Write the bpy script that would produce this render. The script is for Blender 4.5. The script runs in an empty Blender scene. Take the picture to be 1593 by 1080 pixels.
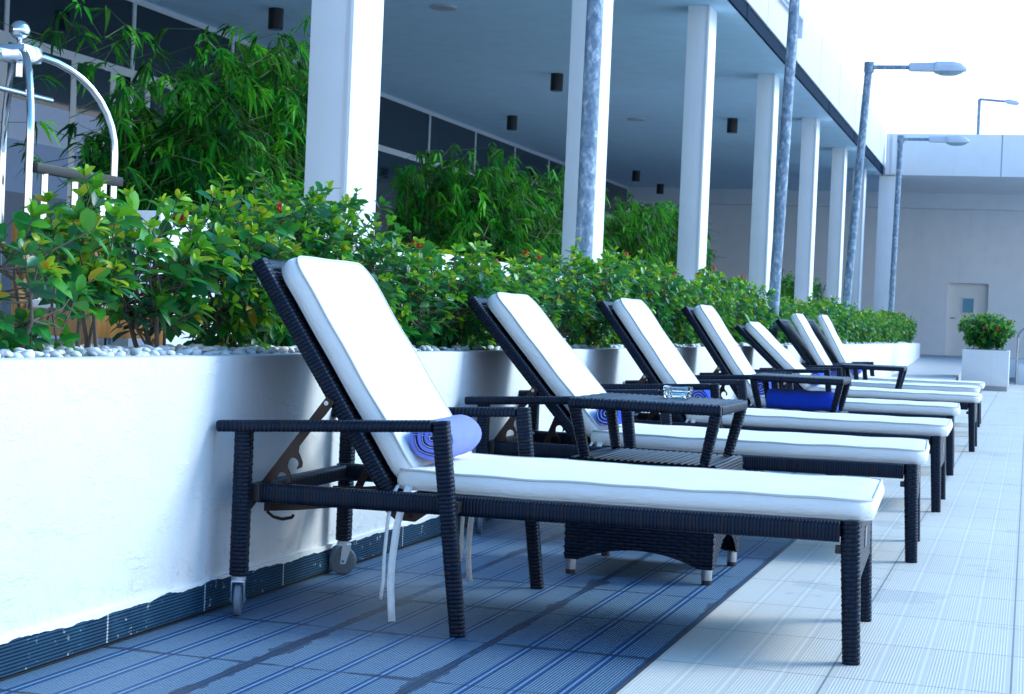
import bpy, math, random
import numpy as np
from mathutils import Vector, Matrix

random.seed(7)
SC = bpy.context.scene
COL = SC.collection
PI = math.pi
R = math.radians

# ------------------------------------------------------------------ camera
cam = bpy.data.cameras.new('camera')
cam.sensor_width = 36.0
cam.lens = 61.02
cam.clip_start = 0.05
cam.clip_end = 900
cam.dof.use_dof = True
cam.dof.focus_distance = 5.4
cam.dof.aperture_fstop = 16.0
cam_o = bpy.data.objects.new('camera', cam)
COL.objects.link(cam_o)
cam_o.matrix_world = Matrix(((0.95742131, -0.04527294, 0.28512243, 0.0),
                             (0.28555163, 0.00317721, -0.95835806, 0.0),
                             (0.04248179, 0.99896960, 0.01596969, 0.9),
                             (0, 0, 0, 1)))
SC.camera = cam_o

# ------------------------------------------------------------------ sky, sun, exposure
SUN_AZ = R(57)      # clockwise from +Y
SUN_EL = R(36)
w = bpy.data.worlds.new('World')
SC.world = w
w.use_nodes = True
nt = w.node_tree
sky = nt.nodes.new('ShaderNodeTexSky')
sky.sky_type = 'NISHITA'
sky.sun_disc = False
sky.sun_elevation = SUN_EL
sky.sun_rotation = SUN_AZ
sky.air_density = 1.0
sky.dust_density = 1.5
sky.ozone_density = 1.0
bg = nt.nodes['Background']
bg.inputs['Strength'].default_value = 0.15
# bright white haze low over the horizon, deep blue overhead
tc = nt.nodes.new('ShaderNodeTexCoord')
sx = nt.nodes.new('ShaderNodeSeparateXYZ'); nt.links.new(tc.outputs['Generated'], sx.inputs[0])
mr = nt.nodes.new('ShaderNodeMapRange'); mr.interpolation_type = 'SMOOTHSTEP'
mr.inputs[1].default_value = 0.16; mr.inputs[2].default_value = 0.36
mr.inputs[3].default_value = 0.0; mr.inputs[4].default_value = 1.0
nt.links.new(sx.outputs[2], mr.inputs[0])
tint = nt.nodes.new('ShaderNodeMix'); tint.data_type = 'RGBA'; tint.blend_type = 'MULTIPLY'
tint.inputs[0].default_value = 1.0; tint.inputs[7].default_value = (0.42, 0.94, 1.34, 1.0)
nt.links.new(sky.outputs[0], tint.inputs[6])
hz = nt.nodes.new('ShaderNodeMix'); hz.data_type = 'RGBA'
hz.inputs[6].default_value = (4.5, 4.95, 5.3, 1.0)
nt.links.new(mr.outputs[0], hz.inputs[0]); nt.links.new(tint.outputs[2], hz.inputs[7])
nt.links.new(hz.outputs[2], bg.inputs['Color'])
sl = bpy.data.lights.new('sun', 'SUN')
sl.energy = 1.15
sl.angle = R(22)
sl.color = (1.0, 0.97, 0.92)
so = bpy.data.objects.new('sun', sl)
COL.objects.link(so)
sd = Vector((math.sin(SUN_AZ) * math.cos(SUN_EL), math.cos(SUN_AZ) * math.cos(SUN_EL), math.sin(SUN_EL)))
so.rotation_euler = (-sd).to_track_quat('-Z', 'Y').to_euler()
so.location = sd * 30
SC.view_settings.view_transform = 'Standard'
SC.view_settings.look = 'None'
SC.view_settings.exposure = 1.27
SC.view_settings.gamma = 1.0
SC.render.engine = 'CYCLES'
SC.cycles.max_bounces = 8
SC.cycles.transparent_max_bounces = 8
SC.cycles.use_denoising = True
SC.cycles.sample_clamp_indirect = 6.0

# ------------------------------------------------------------------ helpers
def norm(v):
    v = np.asarray(v, float)
    n = np.linalg.norm(v, axis=-1, keepdims=True)
    return v / np.maximum(n, 1e-9)


class MB:
    """collects vertices, faces and uvs; build() links them as one mesh object"""
    def __init__(self):
        self.v = []; self.f = []; self.uv = []; self.att = []

    def add(self, verts, faces, uvs=None, att=0.0):
        o = len(self.v)
        self.v.extend([tuple(map(float, p)) for p in verts])
        for i, f in enumerate(faces):
            self.f.append(tuple(o + k for k in f))
            self.uv.append(uvs[i] if uvs else None)
        self.att.extend([att] * len(verts))
        return self

    def box(self, x0, x1, y0, y1, z0, z1, b=0.0, M=None):
        if b <= 0:
            vs = [(x, y, z) for x in (x0, x1) for y in (y0, y1) for z in (z0, z1)]
            fs = [(0, 1, 3, 2), (4, 6, 7, 5), (0, 4, 5, 1), (2, 3, 7, 6), (0, 2, 6, 4), (1, 5, 7, 3)]
        else:
            import bmesh
            bm = bmesh.new()
            bmesh.ops.create_cube(bm, size=1.0)
            for q in bm.verts:
                q.co = Vector(((x0 + x1) / 2 + q.co.x * (x1 - x0), (y0 + y1) / 2 + q.co.y * (y1 - y0), (z0 + z1) / 2 + q.co.z * (z1 - z0)))
            bmesh.ops.bevel(bm, geom=list(bm.edges), offset=b, segments=2, profile=0.6, affect='EDGES')
            bm.verts.ensure_lookup_table()
            bm.verts.index_update()
            vs = [tuple(q.co) for q in bm.verts]
            fs = [tuple(q.index for q in f.verts) for f in bm.faces]
            bm.free()
        if M is not None:
            vs = [tuple(M @ Vector(p)) for p in vs]
        return self.add(vs, fs)

    def tube(self, pts, rad, n=10, cap=True, closed=False):
        pts = [np.array(p, float) for p in pts]
        m = len(pts)
        rads = rad if hasattr(rad, '__len__') else [rad] * m
        vs = []; fs = []
        ref = None
        for i, p in enumerate(pts):
            if closed:
                t = pts[(i + 1) % m] - pts[(i - 1) % m]
            else:
                t = pts[min(i + 1, m - 1)] - pts[max(i - 1, 0)]
            t = norm(t)
            if ref is None:
                a = np.array((0, 0, 1.0)) if abs(t[2]) < .9 else np.array((1.0, 0, 0))
                ref = norm(np.cross(t, a))
            ref = norm(ref - t * np.dot(ref, t))
            bi = np.cross(t, ref)
            for k in range(n):
                a = 2 * PI * k / n
                vs.append(p + (ref * math.cos(a) + bi * math.sin(a)) * rads[i])
        segs = m if closed else m - 1
        for i in range(segs):
            j = (i + 1) % m
            for k in range(n):
                l = (k + 1) % n
                fs.append((i * n + k, i * n + l, j * n + l, j * n + k))
        if cap and not closed:
            fs.append(tuple(range(n - 1, -1, -1)))
            fs.append(tuple(range((m - 1) * n, m * n)))
        return self.add(vs, fs)

    def lathe(self, prof, n=24, M=None):
        """prof: (r, z) pairs, revolved about z"""
        vs = []; fs = []
        for r, z in prof:
            for k in range(n):
                a = 2 * PI * k / n
                vs.append((r * math.cos(a), r * math.sin(a), z))
        for i in range(len(prof) - 1):
            for k in range(n):
                l = (k + 1) % n
                fs.append((i * n + k, i * n + l, (i + 1) * n + l, (i + 1) * n + k))
        fs.append(tuple(range(n - 1, -1, -1)))
        fs.append(tuple(range((len(prof) - 1) * n, len(prof) * n)))
        if M is not None:
            vs = [tuple(M @ Vector(p)) for p in vs]
        return self.add(vs, fs)

    def prism(self, poly, y0, y1, M=None):
        """polygon in xz, extruded along y"""
        n = len(poly)
        vs = [(x, y0, z) for x, z in poly] + [(x, y1, z) for x, z in poly]
        fs = [tuple(range(n)), tuple(range(2 * n - 1, n - 1, -1))]
        for i in range(n):
            j = (i + 1) % n
            fs.append((i, i + n, j + n, j))
        if M is not None:
            vs = [tuple(M @ Vector(p)) for p in vs]
        return self.add(vs, fs)

    def build(self, name, mat, parent=None, smooth=None, loc=None):
        me = bpy.data.meshes.new(name)
        me.from_pydata(self.v, [], self.f)
        if any(u is not None for u in self.uv):
            ul = me.uv_layers.new(name='UVMap')
            i = 0
            for f, u in zip(self.f, self.uv):
                for k in range(len(f)):
                    if u is not None:
                        ul.data[i].uv = u[k]
                    i += 1
        if any(a != 0.0 for a in self.att):
            at = me.attributes.new('tone', 'FLOAT', 'POINT')
            at.data.foreach_set('value', self.att)
        return link(name, me, mat, parent, smooth, loc)


def link(name, me, mat, parent=None, smooth=None, loc=None):
    if mat is not None:
        me.materials.append(mat)
    if smooth is not None:
        if smooth >= 180:
            me.shade_smooth()
        else:
            me.shade_smooth()
            me.set_sharp_from_angle(angle=R(smooth))
    o = bpy.data.objects.new(name, me)
    COL.objects.link(o)
    if parent is not None:
        o.parent = parent
    if loc is not None:
        o.location = loc
    return o


def tag(o, label=None, cat=None, group=None, kind=None):
    if label: o['label'] = label
    if cat: o['category'] = cat
    if group: o['group'] = group
    if kind: o['kind'] = kind
    return o


def empty(name, loc=(0, 0, 0), rz=0.0, label=None, cat=None, group=None):
    o = bpy.data.objects.new(name, None)
    COL.objects.link(o)
    o.empty_display_size = 0.1
    o.location = loc
    o.rotation_euler = (0, 0, rz)
    return tag(o, label, cat, group)


def copy_tree(o, parent=None):
    c = o.copy()
    COL.objects.link(c)
    c.parent = parent
    for ch in list(o.children):
        copy_tree(ch, c)
    return c


# ------------------------------------------------------------------ materials
class NT:
    """tiny node-tree writer"""
    def __init__(self, name):
        self.m = bpy.data.materials.new(name)
        self.m.use_nodes = True
        self.t = self.m.node_tree
        self.b = self.t.nodes['Principled BSDF']
        self.out = self.t.nodes['Material Output']

    def n(self, typ, **kw):
        q = self.t.nodes.new(typ)
        for k, v in kw.items():
            setattr(q, k, v)
        return q

    def set(self, sock, val):
        if isinstance(val, bpy.types.NodeSocket):
            self.t.links.new(val, sock)
        else:
            sock.default_value = val

    def math(self, op, a, b=0.0, c=None, clamp=False):
        q = self.n('ShaderNodeMath', operation=op)
        q.use_clamp = clamp
        self.set(q.inputs[0], a); self.set(q.inputs[1], b)
        if c is not None: self.set(q.inputs[2], c)
        return q.outputs[0]

    def coord(self, which='Object'):
        return self.n('ShaderNodeTexCoord').outputs[which]

    def pos(self):
        return self.n('ShaderNodeNewGeometry').outputs['Position']

    def sep(self, v):
        q = self.n('ShaderNodeSeparateXYZ'); self.set(q.inputs[0], v)
        return q.outputs[0], q.outputs[1], q.outputs[2]

    def comb(self, x, y, z=0.0):
        q = self.n('ShaderNodeCombineXYZ')
        self.set(q.inputs[0], x); self.set(q.inputs[1], y); self.set(q.inputs[2], z)
        return q.outputs[0]

    def noise(self, vec, scale, detail=3.0, rough=0.5, out='Fac'):
        q = self.n('ShaderNodeTexNoise')
        self.set(q.inputs['Vector'], vec)
        q.inputs['Scale'].default_value = scale
        q.inputs['Detail'].default_value = detail
        q.inputs['Roughness'].default_value = rough
        return q.outputs[out]

    def voro(self, vec, scale, feature='F1', out='Distance'):
        q = self.n('ShaderNodeTexVoronoi', feature=feature)
        self.set(q.inputs['Vector'], vec)
        q.inputs['Scale'].default_value = scale
        return q.outputs[out]

    def white(self, vec, out='Value'):
        q = self.n('ShaderNodeTexWhiteNoise', noise_dimensions='3D')
        self.set(q.inputs['Vector'], vec)
        return q.outputs[out]

    def ramp(self, fac, stops, interp='LINEAR'):
        q = self.n('ShaderNodeValToRGB')
        q.color_ramp.interpolation = interp
        e = q.color_ramp.elements
        while len(e) < len(stops): e.new(0.5)
        for el, (p, c) in zip(e, stops):
            el.position = p
            el.color = (*c, 1.0) if len(c) == 3 else c
        self.set(q.inputs[0], fac)
        return q.outputs[0]

    def mix(self, fac, a, b, blend='MIX'):
        q = self.n('ShaderNodeMix', data_type='RGBA', blend_type=blend)
        self.set(q.inputs[0], fac)
        for s, v in ((q.inputs[6], a), (q.inputs[7], b)):
            if isinstance(v, bpy.types.NodeSocket): self.t.links.new(v, s)
            else: s.default_value = (*v, 1.0)
        return q.outputs[2]

    def bump(self, h, dist=0.01, strength=1.0, normal=None):
        q = self.n('ShaderNodeBump')
        q.inputs['Strength'].default_value = strength
        q.inputs['Distance'].default_value = dist
        self.set(q.inputs['Height'], h)
        if normal is not None: self.set(q.inputs['Normal'], normal)
        return q.outputs[0]

    def fin(self, color=None, rough=None, metal=None, normal=None, spec=None, **kw):
        b = self.b.inputs
        if color is not None:
            self.set(b['Base Color'], color if isinstance(color, bpy.types.NodeSocket) else (*color, 1.0))
        if rough is not None: self.set(b['Roughness'], rough)
        if metal is not None: self.set(b['Metallic'], metal)
        if spec is not None: self.set(b['Specular IOR Level'], spec)
        if normal is not None: self.set(b['Normal'], normal)
        for k, v in kw.items(): self.set(b[k], v)
        return self.m


def smoothstep(N, x, a, b):
    q = N.n('ShaderNodeMapRange', interpolation_type='SMOOTHSTEP')
    N.set(q.inputs[0], x)
    q.inputs[1].default_value = a; q.inputs[2].default_value = b
    q.inputs[3].default_value = 0; q.inputs[4].default_value = 1
    return q.outputs[0]


def mat_plaster(name, col, bump=0.004, scale=26, var=0.05, spots=False, streak=0.0):
    N = NT(name); p = N.pos()
    n1 = N.noise(p, scale, 5, 0.6); n2 = N.noise(p, 3.2, 3); n3 = N.noise(p, scale * 5, 2)
    h = N.math('ADD', N.math('MULTIPLY', n1, 1.0), N.math('MULTIPLY', n3, 0.25))
    c = N.mix(smoothstep(N, n2, 0.35, 0.75), col, tuple(q * (1 - var) for q in col))
    x, y, z = N.sep(p)
    if streak:
        # faint rain streaks down the face
        sv = N.noise(N.comb(N.math('MULTIPLY', x, 3.0), N.math('MULTIPLY', y, 3.0), N.math('MULTIPLY', z, 0.12)), 3.0, 5, 0.65)
        c = N.mix(N.math('MULTIPLY', smoothstep(N, sv, 0.54, 0.72), streak), c, tuple(q * 0.62 for q in col))
    if spots:
        v = N.voro(p, 7.0)
        rnd = N.noise(p, 1.7, 1)
        k = N.math('MULTIPLY', N.math('LESS_THAN', v, 0.035), N.math('GREATER_THAN', rnd, 0.52))
        c = N.mix(N.math('MULTIPLY', k, 0.65), c, (0.22, 0.22, 0.21))
        # hand trowelled ridges, knocks
        tr = N.noise(N.comb(x, N.math('MULTIPLY', y, 0.35), z), 14.0, 6, 0.7)
        h = N.math('ADD', N.math('MULTIPLY', h, 0.6), N.math('ADD', N.math('MULTIPLY', smoothstep(N, tr, 0.52, 0.66), 0.28), N.math('MULTIPLY', k, -1.5)))
        # splashed dirt near the floor
        low = N.math('MULTIPLY', N.math('SUBTRACT', 1.0, smoothstep(N, z, 0.10, 0.24)), smoothstep(N, N.noise(p, 30.0, 5, 0.7), 0.50, 0.70))
        c = N.mix(N.math('MULTIPLY', low, 0.35), c, (0.30, 0.31, 0.30))
    return N.fin(c, 0.75, normal=N.bump(h, bump))


def mat_flat(name, col, rough=0.5, metal=0.0, spec=0.5, var=0.06, scale=8.0):
    N = NT(name); p = N.coord()
    n = N.noise(p, scale, 4)
    c = N.mix(n, tuple(min(1, q * (1 + var)) for q in col), tuple(q * (1 - var) for q in col))
    r = N.math('ADD', N.math('MULTIPLY', N.noise(p, scale * 3, 3), 0.12), rough - 0.06)
    return N.fin(c, r, metal, spec=spec)


def mat_wicker(name, pitch, cellw, tint=1.0):
    """painted strand colour from the member's own uv (u along, v around)"""
    N = NT(name)
    u, v, _ = N.sep(N.coord('UV'))
    row = N.math('FLOOR', N.math('DIVIDE', u, pitch))
    fu = N.math('FRACT', N.math('DIVIDE', u, pitch))
    off = N.math('MULTIPLY', N.math('MODULO', row, 2.0), 0.5)
    cell = N.math('FLOOR', N.math('ADD', N.math('DIVIDE', v, cellw), off))
    rnd = N.white(N.comb(row, cell, 1.7))
    c = N.ramp(rnd, [(0.0, (0.004 * tint, 0.006 * tint, 0.013 * tint)), (0.55, (0.008 * tint, 0.011 * tint, 0.023 * tint)),
                     (0.85, (0.010 * tint, 0.010 * tint, 0.016 * tint)), (1.0, (0.018 * tint, 0.013 * tint, 0.015 * tint))])
    gr = N.noise(N.comb(N.math('MULTIPLY', u, 900.0), N.math('MULTIPLY', v, 60.0)), 1.0, 2)
    edge = N.math('SINE', N.math('MULTIPLY', fu, PI))
    fv = N.math('FRACT', N.math('ADD', N.math('DIVIDE', v, cellw), off))
    sv = N.math('SINE', N.math('MULTIPLY', fv, PI))
    gap = N.math('MULTIPLY', smoothstep(N, edge, 0.10, 0.55), smoothstep(N, sv, 0.02, 0.42) if cellw < 1 else 1.0)
    c = N.mix(gap, (0.0012, 0.0014, 0.002), c)
    h = N.math('ADD', N.math('MULTIPLY', gap, 1.0), N.math('MULTIPLY', gr, 0.18))
    return N.fin(c, 0.38, normal=N.bump(h, 0.0015, 0.7), spec=0.30, **{'Specular Tint': (0.45, 0.65, 1.0, 1.0)})


M = {}
M['wrap'] = mat_wicker('wrapped_wicker', 0.0135, 50.0)
M['brick'] = mat_wicker('woven_wicker', 0.0118, 0.030)
M['panel'] = mat_wicker('panel_wicker', 0.0118, 0.048)
M['metal_brown'] = mat_flat('brown_metal', (0.045, 0.026, 0.022), 0.42, 0.6)
M['black'] = mat_flat('black_plastic', (0.012, 0.012, 0.014), 0.45)
M['zinc'] = mat_flat('zinc_metal', (0.42, 0.50, 0.58), 0.38, 0.85, var=0.15, scale=30)
M['steel'] = mat_flat('brushed_steel', (0.40, 0.41, 0.43), 0.28, 1.0)
M['chrome'] = mat_flat('chrome', (0.80, 0.82, 0.84), 0.07, 1.0, var=0.02)
M['tyre'] = mat_flat('grey_rubber', (0.14, 0.18, 0.22), 0.6, var=0.12, scale=40)
M['hub'] = mat_flat('castor_hub', (0.10, 0.15, 0.20), 0.5)
M['rust'] = mat_flat('rusty_stem', (0.30, 0.10, 0.03), 0.8)


def mat_cushion():
    N = NT('cushion_fabric'); p = N.coord()
    x, y, z = N.sep(p)
    w1 = N.math('SINE', N.math('MULTIPLY', N.math('ADD', x, z), 3800.0))
    w2 = N.math('SINE', N.math('MULTIPLY', y, 3800.0))
    wv = N.math('MULTIPLY', w1, w2)
    wr = N.noise(p, 5.0, 4, 0.55)
    sm = N.noise(p, 2.2, 3)
    c = N.mix(smoothstep(N, sm, 0.4, 0.8), (0.84, 0.83, 0.80), (0.79, 0.785, 0.765))
    # soft creases and puckers of a filled cover
    cr = N.noise(N.comb(N.math('MULTIPLY', x, 2.2), N.math('MULTIPLY', y, 7.0), N.math('MULTIPLY', z, 7.0)), 2.6, 5, 0.6)
    cre = N.math('ABSOLUTE', N.math('SUBTRACT', cr, 0.5))
    wr = N.math('ADD', wr, N.math('MULTIPLY', smoothstep(N, cre, 0.0, 0.12), 0.10))
    c = N.mix(N.math('MULTIPLY', smoothstep(N, N.noise(p, 9.0, 5, 0.65), 0.58, 0.75), 0.10), c, (0.55, 0.52, 0.45))
    nb = N.bump(wr, 0.022, 0.5)
    return N.fin(c, 0.85, normal=N.bump(wv, 0.0006, 0.4, nb), spec=0.25, **{'Sheen Weight': 0.15})


M['cushion'] = mat_cushion()
M['piping'] = mat_flat('piping_cord', (0.56, 0.56, 0.55), 0.9, spec=0.1)


def mat_towel(name, col, col2):
    N = NT(name); p = N.coord()
    n = N.noise(p, 420.0, 2, 0.7); n2 = N.noise(p, 14.0, 3)
    c = N.mix(N.math('ADD', N.math('MULTIPLY', n, 0.6), N.math('MULTIPLY', n2, 0.4)), col, col2)
    h = N.math('ADD', n, N.math('MULTIPLY', n2, 1.6))
    return N.fin(c, 0.95, normal=N.bump(h, 0.004, 0.9), spec=0.1, **{'Sheen Weight': 0.12})


M['towel'] = mat_towel('blue_towel', (0.17, 0.21, 0.74), (0.28, 0.32, 0.84))
M['towel_pale'] = mat_towel('pale_blue_towel', (0.22, 0.27, 0.80), (0.33, 0.38, 0.90))
M['hem'] = mat_flat('white_hem', (0.78, 0.78, 0.8), 0.9)
M['blue_cloth'] = mat_towel('royal_blue_cloth', (0.008, 0.060, 0.68), (0.018, 0.090, 0.80))

# wall, building
M['wall'] = mat_plaster('white_wall_plaster', (0.72, 0.725, 0.73), 0.0045, 20, 0.05, True, 0.12)
M['paint'] = mat_plaster('smooth_white_paint', (0.82, 0.84, 0.86), 0.001, 12, 0.04, False, 0.12)
M['fascia_paint'] = mat_plaster('fascia_paint', (0.60, 0.62, 0.65), 0.001, 4, 0.04, False, 0.15)
M['far_paint'] = mat_plaster('cream_paint', (0.84, 0.86, 0.88), 0.001, 6, 0.04)
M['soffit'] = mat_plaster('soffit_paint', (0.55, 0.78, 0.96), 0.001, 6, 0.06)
M['trim_dark'] = mat_flat('dark_trim', (0.006, 0.020, 0.045), 0.8, spec=0.05)
M['joint'] = mat_flat('joint_seal', (0.25, 0.27, 0.32), 0.7)
M['frame_white'] = mat_flat('white_aluminium', (0.66, 0.68, 0.71), 0.4)
M['frame_grey'] = mat_flat('grey_aluminium', (0.40, 0.43, 0.46), 0.45)
M['frost'] = mat_flat('frosted_panel', (0.52, 0.60, 0.80), 0.5)
M['frost_low'] = mat_flat('frosted_panel_lower', (0.28, 0.38, 0.60), 0.5)
M['panel_grey'] = mat_flat('grey_door_panel', (0.16, 0.19, 0.25), 0.5)


def mat_glass_dark():
    N = NT('dark_glass'); p = N.pos()
    n = N.noise(p, 0.6, 2)
    c = N.mix(n, (0.006, 0.016, 0.028), (0.012, 0.026, 0.042))
    return N.fin(c, 0.04, normal=N.bump(N.noise(p, 1.1, 1), 0.01, 0.1), spec=0.5)


M['glass_dark'] = mat_glass_dark()
N = NT('clear_glass')
M['glass'] = N.fin((0.95, 0.98, 0.98), 0.02, **{'Transmission Weight': 1.0, 'IOR': 1.48})


def mat_galv():
    N = NT('galvanised_steel'); p = N.pos()
    x, y, z = N.sep(p)
    q = N.comb(x, y, N.math('MULTIPLY', z, 0.6))
    v = N.voro(q, 26.0, 'F1', 'Color')
    vx, _, _ = N.sep(v)
    n = N.noise(q, 34.0, 6, 0.65)
    f = N.math('ADD', N.math('MULTIPLY', vx, 0.20), N.math('MULTIPLY', n, 0.85))
    c = N.ramp(f, [(0.36, (0.12, 0.18, 0.26)), (0.52, (0.19, 0.27, 0.36)), (0.60, (0.26, 0.34, 0.44)), (0.68, (0.46, 0.53, 0.62))])
    return N.fin(c, 0.5, 0.25, normal=N.bump(n, 0.002, 0.4))


M['galv'] = mat_galv()
M['lamp_body'] = mat_flat('lamp_housing', (0.55, 0.62, 0.72), 0.4)
M['lens'] = mat_flat('lamp_lens', (0.25, 0.36, 0.44), 0.15)


def mat_skirt():
    N = NT('ribbed_skirting_tile'); x, y, z = N.sep(N.pos())
    p = N.pos()
    rib = N.math('SINE', N.math('MULTIPLY', z, 2 * PI / 0.0088))
    g = N.math('FRACT', N.math('DIVIDE', N.math('ADD', y, 10 * 0.557 - 4.034), 0.557))
    grout = N.math('LESS_THAN', g, 0.013)
    n = N.noise(p, 9.0, 4)
    c = N.ramp(n, [(0.3, (0.002, 0.018, 0.045)), (0.6, (0.005, 0.040, 0.085)), (0.8, (0.022, 0.075, 0.11))])
    c = N.mix(N.math('MULTIPLY', smoothstep(N, rib, -0.2, 0.7), 0.45), c, (0.030, 0.075, 0.12))
    # ragged paint along the top, runs of old paint lower down
    py = N.comb(0.0, N.math('MULTIPLY', y, 1.0), N.math('MULTIPLY', z, 0.35))
    e = N.math('ADD', N.math('MULTIPLY', N.noise(py, 9.0, 3, 0.5), 0.030), N.math('MULTIPLY', N.noise(py, 1.2, 2), 0.045))
    lim = N.math('SUBTRACT', 0.126, e)
    paint = N.math('GREATER_THAN', z, lim)
    smear = N.math('MULTIPLY', N.math('GREATER_THAN', N.noise(p, 34.0, 5, 0.7), 0.63), N.math('GREATER_THAN', N.noise(p, 3.0, 1), 0.53))
    c = N.mix(N.math('MULTIPLY', smear, 0.8), c, (0.42, 0.44, 0.40))
    c = N.mix(grout, c, (0.40, 0.42, 0.44))
    low = N.math('LESS_THAN', z, N.math('ADD', 0.006, N.math('MULTIPLY', n, 0.012)))
    c = N.mix(low, c, (0.012, 0.015, 0.02))
    c = N.mix(paint, c, (0.8, 0.8, 0.79))
    return N.fin(c, 0.6, spec=0.12, normal=N.bump(N.math('MULTIPLY', rib, N.math('SUBTRACT', 1.0, paint)), 0.002, 0.7))


M['skirt'] = mat_skirt()


def mat_deck():
    """ribbed deck tiles 0.46 x 0.557: one dark stained zone along the wall, light tiles outside it"""
    N = NT('ribbed_deck_tile'); p = N.pos(); x, y, z = N.sep(p)
    tw, tl = 0.4625, 0.557
    tx = N.math('DIVIDE', N.math('ADD', x, 0.930 + 40 * tw), tw)
    ty = N.math('DIVIDE', N.math('ADD', y, -4.037 + 40 * tl), tl)
    fx = N.math('FRACT', tx); fy = N.math('FRACT', ty)
    ix = N.math('FLOOR', tx); iy = N.math('FLOOR', ty)
    jx = N.math('LESS_THAN', N.math('ABSOLUTE', N.math('SUBTRACT', N.math('ABSOLUTE', N.math('SUBTRACT', fx, 0.5)), 0.5)), 0.0065)
    jy = N.math('LESS_THAN', N.math('ABSOLUTE', N.math('SUBTRACT', N.math('ABSOLUTE', N.math('SUBTRACT', fy, 0.5)), 0.5)), 0.0052)
    joint = N.math('MAXIMUM', jx, jy)
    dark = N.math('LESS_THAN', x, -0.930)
    # bands: five per tile, each of ribs between two smooth strips
    b = N.math('FRACT', N.math('MULTIPLY', fx, 4.0))
    strip = N.math('GREATER_THAN', N.math('ABSOLUTE', N.math('SUBTRACT', b, 0.5)), 0.37)
    inner = N.math('GREATER_THAN', N.math('ABSOLUTE', N.math('SUBTRACT', b, 0.5)), 0.468)
    s2 = N.math('SUBTRACT', strip, inner)
    rib = N.math('SINE', N.math('MULTIPLY', x, 2 * PI / 0.0083))
    ribm = N.math('MULTIPLY', smoothstep(N, rib, -0.35, 0.55), N.math('SUBTRACT', 1.0, strip))
    rt = N.white(N.comb(ix, iy, 3.0))
    n = N.noise(p, 2.3, 4); nf = N.noise(p, 38.0, 4)
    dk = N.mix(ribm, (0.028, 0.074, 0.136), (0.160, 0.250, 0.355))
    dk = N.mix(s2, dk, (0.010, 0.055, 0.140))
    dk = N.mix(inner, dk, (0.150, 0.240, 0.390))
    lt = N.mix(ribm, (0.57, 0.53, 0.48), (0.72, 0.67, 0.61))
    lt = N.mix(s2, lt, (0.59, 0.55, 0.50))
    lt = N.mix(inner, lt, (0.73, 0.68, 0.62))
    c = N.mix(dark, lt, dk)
    k = N.math('ADD', N.math('MULTIPLY', rt, 0.14), N.math('ADD', N.math('MULTIPLY', n, 0.35), N.math('MULTIPLY', nf, 0.16)))
    c = N.mix(1.0, c, N.ramp(k, [(0.1, (1.0, 1.0, 1.0)), (0.6, (0.80, 0.81, 0.83))]), 'MULTIPLY')
    # water lying along the joints of the dark tiles
    dj = N.math('MINIMUM', N.math('MULTIPLY', N.math('SUBTRACT', 0.5, N.math('ABSOLUTE', N.math('SUBTRACT', fx, 0.5))), tw),
                N.math('MULTIPLY', N.math('SUBTRACT', 0.5, N.math('ABSOLUTE', N.math('SUBTRACT', fy, 0.5))), tl * 1.6))
    wn = N.math('ADD', N.math('MULTIPLY', N.noise(p, 3.0, 6, 0.65), 0.16), -0.066)
    wet = N.math('MULTIPLY', N.math('LESS_THAN', dj, wn), dark)
    c = N.mix(N.math('MULTIPLY', wet, 0.72), c, (0.012, 0.024, 0.050))
    dirt = N.math('MULTIPLY', N.math('GREATER_THAN', N.noise(p, 1.1, 6, 0.7), 0.60), 0.18)
    c = N.mix(dirt, c, (0.10, 0.12, 0.15))
    edge = N.math('MULTIPLY', N.math('LESS_THAN', N.math('ABSOLUTE', N.math('ADD', x, 0.930)), 0.006), 1.0)
    jcol = N.mix(dark, (0.13, 0.13, 0.13), (0.022, 0.030, 0.045))
    c = N.mix(N.math('MULTIPLY', joint, 0.85), c, jcol)
    c = N.mix(edge, c, (0.05, 0.055, 0.065))
    h = N.math('SUBTRACT', ribm, N.math('MULTIPLY', joint, 2.0))
    rgh = N.math('SUBTRACT', N.math('ADD', 0.42, N.math('MULTIPLY', nf, 0.2)), N.math('MULTIPLY', wet, 0.0))
    return N.fin(c, rgh, normal=N.bump(h, 0.0012, 0.5), spec=0.25)


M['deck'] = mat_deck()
M['ground'] = mat_plaster('pale_concrete', (0.42, 0.42, 0.42), 0.004, 8, 0.15)
M['ramp'] = mat_plaster('grey_floor_tile', (0.40, 0.40, 0.42), 0.001, 8, 0.1)
M['pot_base'] = mat_flat('grey_plinth', (0.34, 0.34, 0.33), 0.8)


def mat_leaf(name, stops, transl=0.3, rough=0.34, spec=0.4):
    N = NT(name)
    a = N.n('ShaderNodeAttribute', attribute_name='tone')
    c = N.ramp(a.outputs['Fac'], stops)
    n = N.noise(N.coord(), 60.0, 2)
    c = N.mix(N.math('MULTIPLY', n, 0.35), c, (0.01, 0.05, 0.02))
    N.fin(c, rough, spec=spec)
    tr = N.n('ShaderNodeBsdfTranslucent')
    c2 = N.mix(0.6, c, (0.25, 0.55, 0.05), 'MIX')
    c2 = N.mix(0.5, c, c2)
    N.set(tr.inputs[0], c2)
    ms = N.n('ShaderNodeMixShader')
    ms.inputs[0].default_value = transl
    N.t.links.new(N.b.outputs[0], ms.inputs[1]); N.t.links.new(tr.outputs[0], ms.inputs[2])
    N.t.links.new(ms.outputs[0], N.out.inputs[0])
    return N.m


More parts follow.
